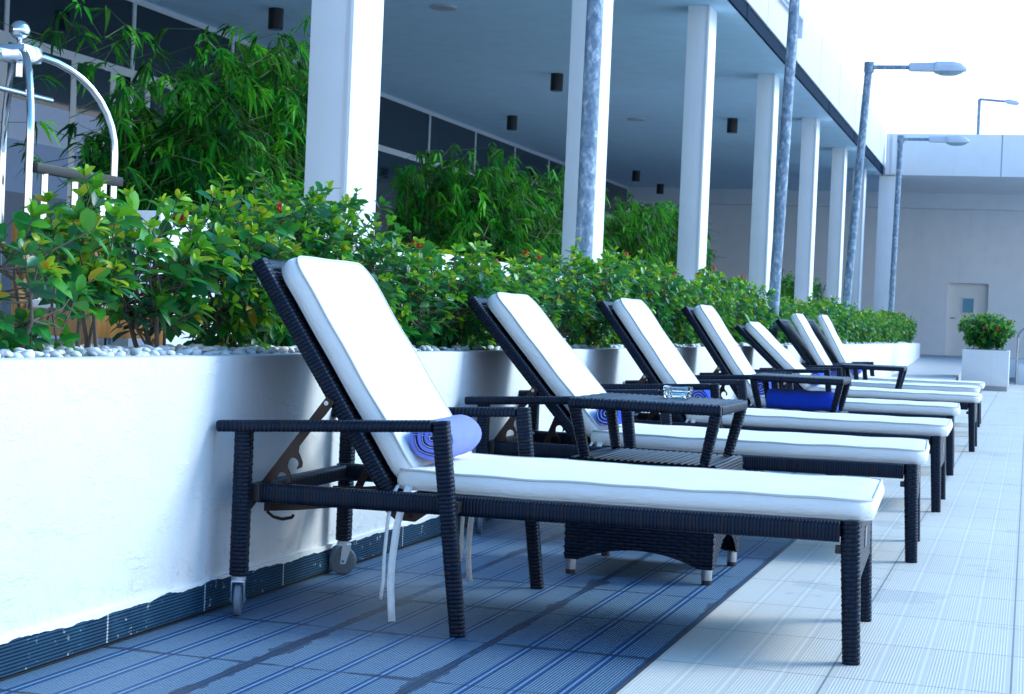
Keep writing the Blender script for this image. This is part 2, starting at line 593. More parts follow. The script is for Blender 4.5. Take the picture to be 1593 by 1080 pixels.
M['shrub_leaf'] = mat_leaf('shrub_leaf', [(0.0, (0.004, 0.060, 0.050)), (0.25, (0.008, 0.140, 0.055)), (0.48, (0.018, 0.250, 0.030)),
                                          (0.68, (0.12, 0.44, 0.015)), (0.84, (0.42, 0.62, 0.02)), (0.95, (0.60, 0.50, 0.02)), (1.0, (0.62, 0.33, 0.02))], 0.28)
M['bamboo_leaf'] = mat_leaf('bamboo_leaf', [(0.0, (0.001, 0.028, 0.010)), (0.4, (0.003, 0.115, 0.010)), (0.75, (0.014, 0.320, 0.012)), (1.0, (0.12, 0.55, 0.02))], 0.3, 0.55, 0.15)
M['bark'] = mat_flat('grey_bark', (0.10, 0.075, 0.060), 0.85, var=0.35, scale=40)
M['culm'] = mat_flat('bamboo_culm', (0.07, 0.10, 0.025), 0.5, var=0.3, scale=12)
M['petal'] = mat_flat('red_petal', (0.65, 0.02, 0.015), 0.55, var=0.2, scale=60)
N = NT('pebble_stone')
_a = N.n('ShaderNodeAttribute', attribute_name='tone')
M['pebble'] = N.fin(N.ramp(_a.outputs['Fac'], [(0.0, (0.16, 0.18, 0.21)), (0.35, (0.40, 0.43, 0.47)), (0.7, (0.66, 0.67, 0.69)), (1.0, (0.82, 0.82, 0.81))]), 0.6)
M['soil'] = mat_plaster('soil', (0.07, 0.055, 0.045), 0.01, 30, 0.3)


def mat_wood():
    N = NT('oak_wood'); x, y, z = N.sep(N.coord())
    n = N.noise(N.comb(N.math('MULTIPLY', x, 30.0), N.math('MULTIPLY', y, 30.0), N.math('MULTIPLY', z, 3.0)), 1.0, 4)
    return N.fin(N.ramp(n, [(0.3, (0.25, 0.095, 0.018)), (0.7, (0.42, 0.19, 0.04))]), 0.42)


M['wood'] = mat_wood()
M['door_paint'] = mat_flat('door_paint', (0.78, 0.77, 0.74), 0.5, var=0.03)

# ================================================================== SETTING
COPE = 0.755      # top of the planter wall
WX = -2.281       # face of the planter wall
TZ = 0.46         # terrace floor behind the planter

tag(MB().add([(-400, -400, -0.03), (400, -400, -0.03), (400, 400, -0.03), (-400, 400, -0.03)], [(0, 1, 2, 3)]).build('ground', M['ground']), kind='structure')
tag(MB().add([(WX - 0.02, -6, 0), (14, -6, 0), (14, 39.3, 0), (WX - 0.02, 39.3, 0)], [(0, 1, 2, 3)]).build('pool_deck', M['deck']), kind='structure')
# paved slope climbing beside the planter to the far terrace
ramp = MB()
ramp.add([(WX, 25, 0.004), (-1.2, 25, 0.004), (-1.2, 39.2, 0.44), (WX, 39.2, 0.44), (-1.2, 39.2, 0.0), (-1.2, 25, 0.0)],
         [(0, 1, 2, 3), (1, 5, 4, 2)])
tag(ramp.build('paved_ramp', M['ramp']), kind='structure')
t = MB(); t.box(-12, -2.80, -4, 39.2, 0.0, TZ); tag(t.build('terrace_floor', M['ramp']), kind='structure')
t = MB(); t.box(-12, 8, 39.2, 47.5, -0.02, 0.44); tag(t.build('far_terrace', M['ramp']), kind='structure')

# ------------------------------------------------------------------ planter wall
pw = empty('planter_wall', (WX, 16, 0), 0, 'long low white rendered planter wall running behind the loungers', 'planter')
def child_of(o, p):
    o.parent = p
    o.matrix_parent_inverse = Matrix.Translation(-Vector(p.location))
    return o
m = MB()
m.box(WX - 0.09, WX, -4, 39.0, 0.0, COPE, 0.006)
m.box(WX - 0.52, WX - 0.43, -4, 39.0, 0.0, COPE + 0.004, 0.006)
m.box(WX - 0.43, WX - 0.09, 38.9, 39.0, 0.0, COPE, 0)
child_of(m.build('wall_body', M['wall'], None, 40), pw)
m = MB()
m.box(WX, WX + 0.012, -4, 39.0, 0.004, 0.100)
child_of(m.build('skirting', M['skirt']), pw)
m = MB(); m.box(WX - 0.43, WX - 0.09, -4, 38.9, 0.3, COPE - 0.030)
child_of(m.build('soil_bed', M['soil']), pw)

# pebbles on the planter bed
def pebbles(name, spots, mat):
    ico = []
    g = (1 + 5 ** .5) / 2
    base = norm(np.array([(-1, g, 0), (1, g, 0), (-1, -g, 0), (1, -g, 0), (0, -1, g), (0, 1, g), (0, -1, -g), (0, 1, -g), (g, 0, -1), (g, 0, 1), (-g, 0, -1), (-g, 0, 1)], float))
    tri = [(0, 11, 5), (0, 5, 1), (0, 1, 7), (0, 7, 10), (0, 10, 11), (1, 5, 9), (5, 11, 4), (11, 10, 2), (10, 7, 6), (7, 1, 8), (3, 9, 4), (3, 4, 2), (3, 2, 6), (3, 6, 8), (3, 8, 9), (4, 9, 5), (2, 4, 11), (6, 2, 10), (8, 6, 7), (9, 8, 1)]
    # one subdivision
    vs = [tuple(q) for q in base]; cache = {}
    def mid(a, b):
        k = (min(a, b), max(a, b))
        if k not in cache:
            q = norm(np.array(vs[a]) + np.array(vs[b])); vs.append(tuple(q)); cache[k] = len(vs) - 1
        return cache[k]
    t2 = []
    for a, b, c in tri:
        ab, bc, ca = mid(a, b), mid(b, c), mid(c, a)
        t2 += [(a, ab, ca), (b, bc, ab), (c, ca, bc), (ab, bc, ca)]
    B = np.array(vs)
    rs = np.random.RandomState(5)
    V = []; F = []; A = []
    for (x, y, z, s) in spots:
        sc = s * rs.uniform(0.7, 1.3, 3) * np.array((1, 1, 0.62))
        q = B * sc * (1 + rs.uniform(-.1, .1, (len(B), 1)))
        a = rs.uniform(0, 2 * PI); tl = rs.uniform(-.5, .5)
        c, s_ = math.cos(a), math.sin(a)
        q = q @ np.array([[1, 0, 0], [0, math.cos(tl), -math.sin(tl)], [0, math.sin(tl), math.cos(tl)]]).T
        q = q @ np.array([[c, -s_, 0], [s_, c, 0], [0, 0, 1]]).T + np.array((x, y, z))
        o = len(V) * len(B); V.append(q); A += [float(rs.beta(2.4, 1.3))] * len(B)
        F += [(i + o, j + o, k + o) for i, j, k in t2]
    me = bpy.data.meshes.new(name)
    me.from_pydata(np.concatenate(V).tolist(), [], F)
    at = me.attributes.new('tone', 'FLOAT', 'POINT'); at.data.foreach_set('value', A)
    return link(name, me, mat, None, 180)

sp = []
rs = np.random.RandomState(11)
y = 3.0
while y < 38.8:
    near = y < 9
    dens = 420 if y < 7 else (170 if y < 13 else 60)
    step = 0.5
    for _ in range(int(dens * step)):
        s = rs.uniform(0.010, 0.021) if y < 13 else rs.uniform(0.018, 0.034)
        sp.append((rs.uniform(WX - 0.42, WX - 0.095), y + rs.uniform(0, step), COPE - 0.020 + rs.uniform(0, 0.030), s))
    y += step
tag(pebbles('pebbles', sp, M['pebble']), 'pale grey and white pebbles strewn over the planter bed', 'pebbles', kind='stuff')

# ------------------------------------------------------------------ parapet behind the hedge
m = MB(); m.box(-3.86, -3.72, 6.95, 39.2, TZ, 1.315, 0.006)
tag(m.build('parapet_wall', M['paint'], None, 40), 'low white parapet wall behind the hedge, linking the columns', 'wall')

# ------------------------------------------------------------------ main building: roof, soffit, glazed wall
ZC = 4.62
XG = -10.66
hb = empty('glazed_pavilion', (-7, 20, TZ), 0, 'white flat roofed pavilion with deep soffit and dark glazed wall', 'building')
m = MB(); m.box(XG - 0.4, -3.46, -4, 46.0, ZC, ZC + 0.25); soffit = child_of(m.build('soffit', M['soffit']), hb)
m = MB(); m.box(-3.66, -3.40, -4, 41.10, ZC + 0.19, 5.66, 0.004); child_of(m.build('fascia', M['fascia_paint'], None, 40), hb)
for k in range(14):
    m = MB(); m.box(-3.40, -3.3975, 2.0 + k * 2.9, 2.012 + k * 2.9, ZC + 0.20, 5.655)
    child_of(m.build('panel_joint', M['joint']), hb)
m = MB(); m.box(-3.455, -3.425, -4, 41.10, ZC + 0.004, ZC + 0.19)
for k in range(9):
    m.box(-3.425, -3.418, 3 + k * 4.45, 3.18 + k * 4.45, ZC + 0.006, ZC + 0.19)
child_of(m.build('edge_trim', M['trim_dark']), hb)
m = MB(); m.box(XG - 0.4, -3.66, -4, 46, ZC + 0.25, ZC + 0.6); child_of(m.build('roof_slab', M['far_paint']), hb)
# glazed wall: frame, transom, mullions; each pane a part
fm = MB()
ys = [2.64 + 2.72 * k for k in range(17)]
fm.box(XG, XG + 0.05, -1, 46.0, ZC - 0.07, ZC)
fm.box(XG, XG + 0.05, -1, 46.0, 3.64, 3.74)
fm.box(XG, XG + 0.10, -1, 46.0, TZ, TZ + 0.14)
for q in ys:
    fm.box(XG, XG + 0.055, q - 0.035, q + 0.035, TZ + 0.14, 3.64)
    fm.box(XG, XG + 0.055, q - 0.035, q + 0.035, 3.74, ZC - 0.07)
for q in (15.4, 16.15, 17.62, 18.5, 19.35):
    fm.box(XG, XG + 0.06, q - 0.06, q + 0.06, TZ + 0.14, 3.64)
frame = child_of(fm.build('window_frame', M['frame_white']), hb)
for i in range(len(ys) - 1):
    a, b = ys[i] + 0.04, ys[i + 1] - 0.04
    m = MB(); m.box(XG + 0.02, XG + 0.04, a, b, 3.74, ZC - 0.07)
    child_of(m.build('pane', M['glass_dark']), hb)
    if not (13 < (a + b) / 2 < 19.2):
        m = MB(); m.box(XG + 0.02, XG + 0.04, a, b, TZ + 0.14, 3.64)
        child_of(m.build('pane', M['glass_dark']), hb)
# glazed entrance doors at the left with flat pale blue to grey bands below
for (a, b) in ((13.56, 15.34), (15.46, 16.09), (16.21, 17.56), (17.68, 18.44), (18.56, 18.93)):
    dl = MB(); dl.box(XG + 0.02, XG + 0.05, a, b, 3.06, 3.64); d = child_of(dl.build('glazed_door', M['glass_dark']), hb)
    for (z0, z1, mt, nm) in ((2.62, 3.06, 'frost', 'upper_panel'), (2.05, 2.62, 'frost_low', 'middle_panel'), (TZ + 0.14, 2.05, 'panel_grey', 'lower_panel')):
        k = MB(); k.box(XG + 0.02, XG + 0.048, a, b, z0, z1)
        o = k.build(nm, M[mt]); o.parent = d
# back wall under the roof
m = MB(); m.box(-12, -3.0, 46.0, 46.3, 4.22, 4.62); m.box(-12, -3.0, 46.3, 46.5, 0.44, 4.22)
child_of(m.build('end_wall', M['far_paint']), hb)

# columns
COLS = [9.06, 14.70, 19.87, 25.24, 30.41, 35.25, 39.6]
LBL = ['nearest and widest white square column rising behind the hedge', 'second white column, partly behind the nearest galvanised post',
       'third white column, right of the dark bamboo', 'fourth white column, just left of the second galvanised post',
       'fifth white column along the pavilion front', 'sixth white column, just left of the leaning lamp post', 'last slim white column before the corner pier']
for k, yc in enumerate(COLS):
    c = empty('column', (-3.83, yc + 0.23, TZ), 0, LBL[k], 'column', 'columns along the pavilion front')
    m = MB(); m.box(-3.96, -3.70, yc, yc + 0.46, TZ, ZC, 0.006)
    child_of(m.build('shaft', M['paint'], None, 40), c)
    m = MB(); m.box(-3.735, -3.715, yc - 0.006, yc + 0.0, TZ, ZC - 0.002)
    child_of(m.build('cover_strip', M['frame_white']), c)
c = empty('corner_pier', (-3.33, 41.35, 0.4), 0, 'broad pale pier under the corner where the two roofs meet', 'column')
m = MB(); m.box(-3.52, -3.14, 41.25, 41.6, 0.4, 4.61, 0.004); child_of(m.build('shaft', M['paint'], None, 40), c)

# downlights on the soffit
def downlight(x, y, label):
    o = empty('ceiling_light', (x, y, ZC), 0, label, 'ceiling light', 'black cylinder downlights under the soffit')
    b = MB(); b.lathe([(0.085, -0.26), (0.095, -0.25), (0.095, 0.0)], 20)
    b.build('housing', M['black'], o, 40)
    l = MB(); l.lathe([(0.06, -0.263), (0.07, -0.261)], 16); l.build('lamp_lens', M['lens'], o)
DL = [(-9.119, 19.79, 'black cylinder ceiling light at top left, above the tall bamboo'), (-6.985, 25.25, 'largest clear black ceiling light, just left of the second column'),
      (-9.25, 30.48, 'black ceiling light above the middle bamboo clump'), (-5.209, 30.6, 'black ceiling light between the third and fourth columns'),
      (-9.297, 41.17, 'small black ceiling light right of the second column'), (-9.478, 44.9, 'smallest black ceiling light, just left of the third column'),
      (-5.306, 41.45, 'small black ceiling light just left of the fifth column')]
for d in DL: downlight(*d)
for (x, y, l) in ((-6.93, 19.8, 'flat white round ceiling disc near the top edge of the picture'), (-7.0, 30.8, 'flat white round ceiling disc beside the second galvanised column post')):
    o = MB().lathe([(0.16, -0.02), (0.17, 0.0)], 24).build('ceiling_disc', M['frame_grey'], None, 40, (x, y, ZC))
    tag(o, l, 'ceiling disc', 'round ceiling discs')

# ------------------------------------------------------------------ far wing
fw = empty('far_wing', (-1, 44, 0.44), 0, 'far white wing with a deep fascia and a recessed door', 'building')
m = MB()
m.box(-3.38, 8, 41.12, 41.3, 4.62, 5.58, 0.004)
child_of(m.build('fascia', M['paint'], None, 40), fw)
for x, w_ in ((-3.38, 0.08), (-3.24, 0.10), (-3.08, 0.10)):
    m = MB(); m.box(x, x + w_, 41.06, 41.12, 4.64, 5.56)
    child_of(m.build('corner_rib', M['paint']), fw)
for x in (-0.80, 1.4, 3.6):
    m = MB(); m.box(x, x + 0.02, 41.114, 41.12, 4.62, 5.58)
    child_of(m.build('panel_joint', M['joint']), fw)
m = MB(); m.box(-3.45, 8, 41.3, 46.0, 4.62, 4.8); child_of(m.build('soffit', M['far_paint']), fw)
m = MB(); m.box(-3.3, 8, 41.35, 46.0, 5.0, 5.5); child_of(m.build('roof_slab', M['far_paint']), fw)
m = MB(); m.box(-3.0, 8, 46.0, 46.3, 4.22, 4.62); child_of(m.build('beam', M['paint']), fw)
m = MB()
m.box(-3.0, -2.08, 46.3, 46.6, 0.44, 4.22); m.box(-1.06, 8, 46.3, 46.6, 0.44, 4.22); m.box(-2.08, -1.06, 46.3, 46.6, 2.33, 4.22)
child_of(m.build('wall', M['paint']), fw)
m = MB(); m.box(-2.08, -1.06, 46.5, 46.55, 0.44, 2.33)
d = child_of(m.build('door', M['door_paint']), fw)
m = MB(); m.box(-1.72, -1.39, 46.47, 46.5, 1.54, 1.97); m.build('window_frame', M['door_paint'], d)
m = MB(); m.box(-1.69, -1.42, 46.463, 46.47, 1.57, 1.94); m.build('window_pane', mat_flat('teal_pane', (0.05, 0.28, 0.42), 0.2), d)
m = MB(); m.tube([(-1.98, 46.42, 1.42), (-1.86, 46.42, 1.42)], 0.015); m.tube([(-1.98, 46.5, 1.42), (-1.98, 46.42, 1.42)], 0.015); m.build('handle', M['steel'], d)
# front wall of the far terrace
m = MB(); m.box(-1.15, 8, 39.0, 39.2, 0.10, 0.50, 0.004); r_ = m.build('terrace_wall', M['paint'], None, 40)
tag(r_, 'low white wall edging the far terrace behind the potted shrub', 'wall')
m = MB(); m.box(-1.15, 8, 38.98, 39.2, 0.0, 0.10); m.build('skirting', M['pot_base'], r_)

# ------------------------------------------------------------------ lamp posts
def lamp_post(x0, y0, x1, y1, z1, r, label):
    z0 = 0.68
    o = empty('lamp_post', (x0, y0, z0), 0, label, 'lamp post', 'galvanised lamp posts standing in the planter')
    dx, dy, dz = x1 - x0, y1 - y0, z1 - z0
    m = MB(); n = 10
    m.tube([(dx * k / n, dy * k / n, dz * k / n) for k in range(n + 1)], [r * (1.0 - 0.12 * k / n) for k in range(n + 1)], 20)
    m.build('pole', M['galv'], o, 40)
    t = np.array((dx, dy, dz))
    m = MB(); m.tube([(0, 0, 0.0), (0, 0, 0.03)], r * 1.9, 20); m.build('base_plate', M['galv'], o, 40)
    m = MB(); m.tube([t + (-0.02, 0, -0.05), t + (0.55, -0.02, -0.055)], 0.03, 12); m.tube([t + (0, 0, -0.12), t + (0, 0, 0.02)], r * 1.15, 14)
    m.build('arm', M['galv'], o, 40)
    # head: box neck, then a flattened cobra head with a bowl under it
    h = MB()
    st = [(0.54, 0.040, 0.052, 0.0), (0.56, 0.075, 0.060, 0.0), (0.88, 0.085, 0.066, 0.0), (0.92, 0.125, 0.075, 0.0), (1.12, 0.13, 0.075, 0.0), (1.24, 0.10, 0.06, -0.008), (1.31, 0.045, 0.025, -0.03)]
    ring = [(-1, -.55), (-.92, -.8), (.92, -.8), (1, -.55), (1, .25), (.7, .9), (-.7, .9), (-1, .25)]
    vs = []; fs = []
    for (x, hw, hh, zo) in st:
        for a, b in ring: vs.append((t[0] + x, t[1] - 0.02 + a * hw, t[2] - 0.055 + zo + b * hh))
    q = len(ring)
    for i in range(len(st) - 1):
        for k in range(q): fs.append((i * q + k, i * q + (k + 1) % q, (i + 1) * q + (k + 1) % q, (i + 1) * q + k))
    fs.append(tuple(range(q - 1, -1, -1))); fs.append(tuple(range((len(st) - 1) * q, len(st) * q)))
    h.add(vs, fs); hd = h.build('lamp_head', M['lamp_body'], o, 30)
    l = MB()
    Mx = Matrix.Translation((t[0] + 1.07, t[1] - 0.02, t[2] - 0.11)) @ Matrix.Diagonal((1.75, 1.0, 1.0, 1.0))
    l.lathe([(0.01, -0.062), (0.06, -0.055), (0.10, -0.03), (0.118, 0.0)], 20, Mx)
    l.build('lens_bowl', M['lens'], hd, 60)
    b = MB(); b.box(t[0] + 0.90, t[0] + 0.915, t[1] - 0.15, t[1] + 0.11, t[2] - 0.115, t[2] + 0.013); b.build('clip', M['lamp_body'], hd)
    return o
lamp_post(-2.66, 10.39, -2.655, 10.44, 4.75, 0.056, 'nearest galvanised post, thick and mottled, in front of the second column')
lamp_post(-2.42, 17.00, -2.335, 17.12, 4.9, 0.057, 'second galvanised post, slim and leaning, passing in front of the fascia')
lamp_post(-2.475, 24.30, -2.29, 24.42, 4.64, 0.060, 'leaning galvanised lamp post whose lamp head stands against the sky')
lamp_post(-2.64, 34.9, -2.60, 34.96, 4.82, 0.060, 'farthest galvanised post, its lamp head in front of the far fascia')
o = empty('roof_lamp', (-2.42, 75, 0), 0, 'thin distant street lamp rising above the far roof', 'street lamp')
m = MB(); m.tube([(0, 0, 0), (-0.02, 0, 10.9)], 0.07, 10); m.build('pole', M['galv'], o, 40)
m = MB(); m.tube([(-0.02, 0, 10.9), (1.1, 0, 10.80)], 0.05, 8); m.build('arm', M['galv'], o, 40)
m = MB(); m.tube([(1.0, 0, 10.83), (1.15, 0, 10.80), (1.5, 0, 10.74), (1.6, 0, 10.72)], [0.06, 0.11, 0.10, 0.02], 10); m.build('lamp_head', M['lamp_body'], o, 40)
# pipe bracket on the fascia
m = MB(); m.tube([(-3.40, 22.6, 5.345), (-3.34, 22.65, 5.345), (-3.34, 25.05, 5.39), (-3.34, 25.05, 5.10)], 0.035, 8)
tag(m.build('pipe_bracket', M['lamp_body'], None, 40), 'bent white pipe bracket on the fascia beside the second post', 'pipe')

# ================================================================== WICKER
def rrect(w, h, r, n):
    """rounded rectangle sampled at n points, with outward normals and running length"""
    per = 2 * (w - 2 * r) + 2 * (h - 2 * r) + 2 * PI * r
    pts = []; nor = []
    segs = [('l', (w / 2, -h / 2 + r), (w / 2, h / 2 - r), (1, 0)), ('a', (w / 2 - r, h / 2 - r), 0),
            ('l', (w / 2 - r, h / 2), (-w / 2 + r, h / 2), (0, 1)), ('a', (-w / 2 + r, h / 2 - r), PI / 2),
            ('l', (-w / 2, h / 2 - r), (-w / 2, -h / 2 + r), (-1, 0)), ('a', (-w / 2 + r, -h / 2 + r), PI),
            ('l', (-w / 2 + r, -h / 2), (w / 2 - r, -h / 2), (0, -1)), ('a', (w / 2 - r, -h / 2 + r), 1.5 * PI)]
    lens = [math.dist(s[1], s[2]) if s[0] == 'l' else PI * r / 2 for s in segs]
    tot = sum(lens)
    for k in range(n):
        d = tot * k / n
        for s, L in zip(segs, lens):
            if d <= L + 1e-9:
                q = d / L if L > 0 else 0
                if s[0] == 'l':
                    pts.append((s[1][0] + (s[2][0] - s[1][0]) * q, s[1][1] + (s[2][1] - s[1][1]) * q)); nor.append(s[3])
                else:
                    a = s[2] + q * PI / 2
                    pts.append((s[1][0] + r * math.cos(a), s[1][1] + r * math.sin(a))); nor.append((math.cos(a), math.sin(a)))
                break
            d -= L
    return np.array(pts), np.array(nor), tot


def member(mb, p0, p1, w, h, mode='wrap', w1=None, h1=None, up=(0, 0, 1), r=None, amp=0.0019, u0=0.0, pitch=None):
    """a straight wicker-covered bar: the strands are real ridges round it"""
    p0 = np.array(p0, float); p1 = np.array(p1, float)
    w1 = w1 or w; h1 = h1 or h
    base = 0.0135 if mode == 'wrap' else 0.0118
    pitch = pitch or base
    t = p1 - p0; L = np.linalg.norm(t); t = t / L
    a = np.array(up, float)
    if abs(np.dot(a, t)) > .95: a = np.array((1.0, 0, 0))
    ay = norm(a - t * np.dot(a, t)); ax = np.cross(ay, t)
    n = 20 if mode == 'wrap' else 24
    rr = r or min(w, h) * 0.28
    nrow = max(1, int(round(L / pitch)))
    fus = (0.04, 0.3, 0.5, 0.7, 0.96)
    rings = []
    for k in range(nrow):
        for fu in fus: rings.append((k, fu))
    vs = []; uvs = []; fs = []
    for (k, fu) in rings:
        s = (k + fu) / nrow
        P, Nn, tot = rrect(w + (w1 - w) * s, h + (h1 - h) * s, rr, n)
        ht = math.sqrt(math.sin(PI * fu))
        for j in range(n):
            v = tot * j / n
            e = ht
            if mode == 'brick':
                cw = 0.030
                q = (v / cw + 0.5 * (k % 2)) % 1.0
                e = ht * (0.05 + 0.95 * max(0.0, math.sin(PI * q)) ** 0.6)
            d = P[j] + Nn[j] * (e - 0.6) * amp
            vs.append(p0 + t * L * s + ax * d[0] + ay * d[1])
            uvs.append((u0 + s * nrow * base, v))
    m = len(rings)
    fuv = []
    for i in range(m - 1):
        for j in range(n):
            l = (j + 1) % n
            fs.append((i * n + j, i * n + l, (i + 1) * n + l, (i + 1) * n + j))
            v1 = uvs[i * n + l][1] if l else tot
            fuv.append((uvs[i * n + j], (uvs[i * n + j][0], v1), (uvs[(i + 1) * n + j][0], v1), uvs[(i + 1) * n + j]))
    # closed ends, drawn in a little
    for st_, ctr, flip in ((0, p0 - t * 0.002, True), ((m - 1) * n, p1 + t * 0.002, False)):
        vs.append(ctr); ci = len(vs) - 1
        for j in range(n):
            l = (j + 1) % n
            fs.append((st_ + l, st_ + j, ci) if flip else (st_ + j, st_ + l, ci))
            fuv.append(((0.3, 0), (0.3, 0.01), (0.3, 0.005)))
    mb.add(vs, fs, fuv)
    return mb


def woven(mb, org, ex, ey, lx, ly, low=None, amp=0.0045, cell=0.048, pitch=0.0118, nu=4):
    """woven panel: strands run along ex, floating over and under stakes; low(x) gives a cut lower edge"""
    org = np.array(org, float); ex = norm(ex); ey = norm(ey); nz = np.cross(ex, ey)
    nx = max(2, int(round(lx / cell)) * nu); ny = max(2, int(round(ly / pitch)) * 4)
    vs = []; uvs = []
    for j in range(ny + 1):
        for i in range(nx + 1):
            x = lx * i / nx; y = ly * j / ny
            if low is not None:
                lo = low(x)
                y = lo + (ly - lo) * j / ny
            row = int(min(y / pitch, 1e6)); fu = y / pitch - row
            q = (x / cell + 0.5 * (row % 2)) % 1.0
            e = (max(0.0, math.sin(PI * fu)) ** 0.5) * (0.2 + 0.8 * math.sin(PI * q) ** 0.6)
            vs.append(org + ex * x + ey * y + nz * e * amp); uvs.append((y, x))
    fs = []; fu_ = []
    for j in range(ny):
        for i in range(nx):
            a = j * (nx + 1) + i
            f = (a, a + 1, a + nx + 2, a + nx + 1); fs.append(f); fu_.append(tuple(uvs[k] for k in f))
    return mb.add(vs, fs, fu_)


# ------------------------------------------------------------------ cushions
def cushion_mesh(L, Wd, T, rc, seed, sag=0.0, endr=0.05):
    """box cushion lying in xy, x 0..L, thickness z 0..T, rounded plan corners; returns body MB, piping loops"""
    rs = np.random.RandomState(seed)
    ph = rs.uniform(0, 6, 8)
    def outline(inset, n=24):
        pts = []
        x0, x1, y0, y1 = inset, L - inset, -Wd / 2 + inset, Wd / 2 - inset
        def seg(a, b, k):
            for i in range(k): pts.append((a[0] + (b[0] - a[0]) * i / k, a[1] + (b[1] - a[1]) * i / k))
        lim_ = max(0.0005, (Wd / 2 - inset) * 0.5)
        r = min(lim_, max(0.008, rc - inset)); ra = min(lim_, max(0.008, endr - inset))
        def arc(cx, cy, rr, a0, k=6):
            for i in range(k): pts.append((cx + rr * math.cos(a0 + PI / 2 * i / k), cy + rr * math.sin(a0 + PI / 2 * i / k)))
        seg((x0 + ra, y0), (x1 - r, y0), 40); arc(x1 - r, y0 + r, r, -PI / 2)
        seg((x1, y0 + r), (x1, y1 - r), 16); arc(x1 - r, y1 - r, r, 0)
        seg((x1 - r, y1), (x0 + ra, y1), 40); arc(x0 + ra, y1 - ra, ra, PI / 2)
        seg((x0, y1 - ra), (x0, y0 + ra), 16); arc(x0 + ra, y0 + ra, ra, PI)
        return np.array(pts)
    def wob(x, y, s=1.0):
        return s * (0.0006 * math.sin(5.1 * x + ph[0]) * math.sin(7.3 * y + ph[1]) + 0.0013 * math.sin(13 * x + ph[2] + 4 * y) + 0.0014 * math.sin(27 * x + ph[3]) * math.sin(19 * y + ph[4]))
    def zz(x): return -sag * math.sin(PI * min(1, max(0, x / L)))
    levels = []
    # bottom rings, side, top rings : (inset, z)
    for ins in (Wd * 0.42, Wd * 0.25, 0.08, 0.02, 0.004): levels.append((ins, 0.0 + 0.003 * (ins < .01)))
    for q in (0.12, 0.3, 0.5, 0.7, 0.88): levels.append((-0.010 * math.sin(PI * q), T * q))
    for ins, k in ((0.004, 1.0), (0.018, 1.05), (0.05, 1.09), (0.10, 1.12), (0.17, 1.14), (Wd * 0.34, 1.16), (Wd * 0.44, 1.165), (Wd * 0.495, 1.165)): levels.append((ins, T * k))
    mb = MB(); rings = []
    vs = []
    for (ins, z) in levels:
        P = outline(ins)
        if ins > 0.49 * Wd: P[:, 1] = 0.0     # the last ring closes on the centre line
        for (x, y) in P: vs.append((x, y, z + zz(x) + (wob(x, y) if z > T * .9 else wob(x, y, 0.4)) + (0.002 * math.sin(31 * x + ph[5]) * math.sin(PI * min(1, max(0, z / T))))))
        rings.append(len(P))
    n = rings[0]; fs = []
    for i in range(len(levels) - 1):
        for k in range(n):
            l = (k + 1) % n
            fs.append((i * n + k, i * n + l, (i + 1) * n + l, (i + 1) * n + k))
    fs.append(tuple(range(n - 1, -1, -1)))
    mb.add(vs, fs)
    pip = MB()
    for z, ins in ((T * 1.0, 0.0), (T * 0.08, 0.0)):
        P = outline(ins)
        pip.tube([(x, y, z + zz(x) + wob(x, y, 0.9 if z > T * .5 else 0.4)) for x, y in P], 0.0042, 6, closed=True)
    return mb, pip


def weld(o):
    import bmesh
    bm = bmesh.new(); bm.from_mesh(o.data)
    bmesh.ops.remove_doubles(bm, verts=bm.verts, dist=0.0008)
    bm.to_mesh(o.data); bm.free()


def ribbon(mb, pts, width, wdir, th=0.002):
    pts = [np.array(p, float) for p in pts]
    wd = np.array(wdir, float)
    vs = []; fs = []
    n = len(pts)
    for i, p in enumerate(pts):
        t = norm(pts[min(i + 1, n - 1)] - pts[max(0, i - 1)])
        d = norm(wd - t * np.dot(wd, t)); nn = np.cross(t, d)
        for a, b in ((-1, -1), (1, -1), (1, 1), (-1, 1)): vs.append(p + d * a * width / 2 + nn * b * th / 2)
    for i in range(n - 1):
        for k in range(4):
            l = (k + 1) % 4
            fs.append((i * 4 + k, i * 4 + l, i * 4 + 4 + l, i * 4 + 4 + k))
    fs += [(3, 2, 1, 0), tuple(range((n - 1) * 4, n * 4))]
    return mb.add(vs, fs)


# ------------------------------------------------------------------ lounger
PIV = Vector((0.425, 0.0, 0.372))
BL = 0.805     # back frame length

def build_castor(x, y, parent, yaw):
    c = empty('castor', (x, y, 0), yaw); c.parent = parent
    wl = MB()
    Mw = Matrix.Translation((0, 0, 0.047)) @ Matrix.Rotation(PI / 2, 4, 'X')
    wl.lathe([(0.030, -0.010), (0.042, -0.0105), (0.047, -0.007), (0.047, 0.007), (0.042, 0.0105), (0.030, 0.010)], 28, Mw)
    wl.build('tyre', M['tyre'], c, 40)
    hub = MB(); hub.lathe([(0.008, -0.0125), (0.029, -0.0122), (0.030, -0.0105)], 20, Mw); hub.lathe([(0.030, 0.0105), (0.029, 0.0122), (0.008, 0.0125)], 20, Mw)
    hub.tube([(0, -0.024, 0.047), (0, 0.024, 0.047)], 0.005, 10)
    hub.build('hub', M['hub'], c, 40)
    fk = MB()
    for s in (-1, 1):
        poly = [(-0.009, 0.038), (0.009, 0.038), (0.026, 0.090), (0.026, 0.100), (-0.004, 0.100)]
        yy = s * 0.0165
        fk.prism(poly, min(yy, yy + s * 0.0035), max(yy, yy + s * 0.0035))
    fk.box(-0.024, 0.027, -0.020, 0.020, 0.0985, 0.105, 0.002)
    fk.tube([(0, 0, 0.105), (0, 0, 0.115)], 0.022, 18)
    fk.build('fork', M['zinc'], c, 40)
    st = MB(); st.tube([(0, 0, 0.114), (0, 0, 0.124)], 0.016, 12); st.build('stem', M['rust'], c, 40)
    return c


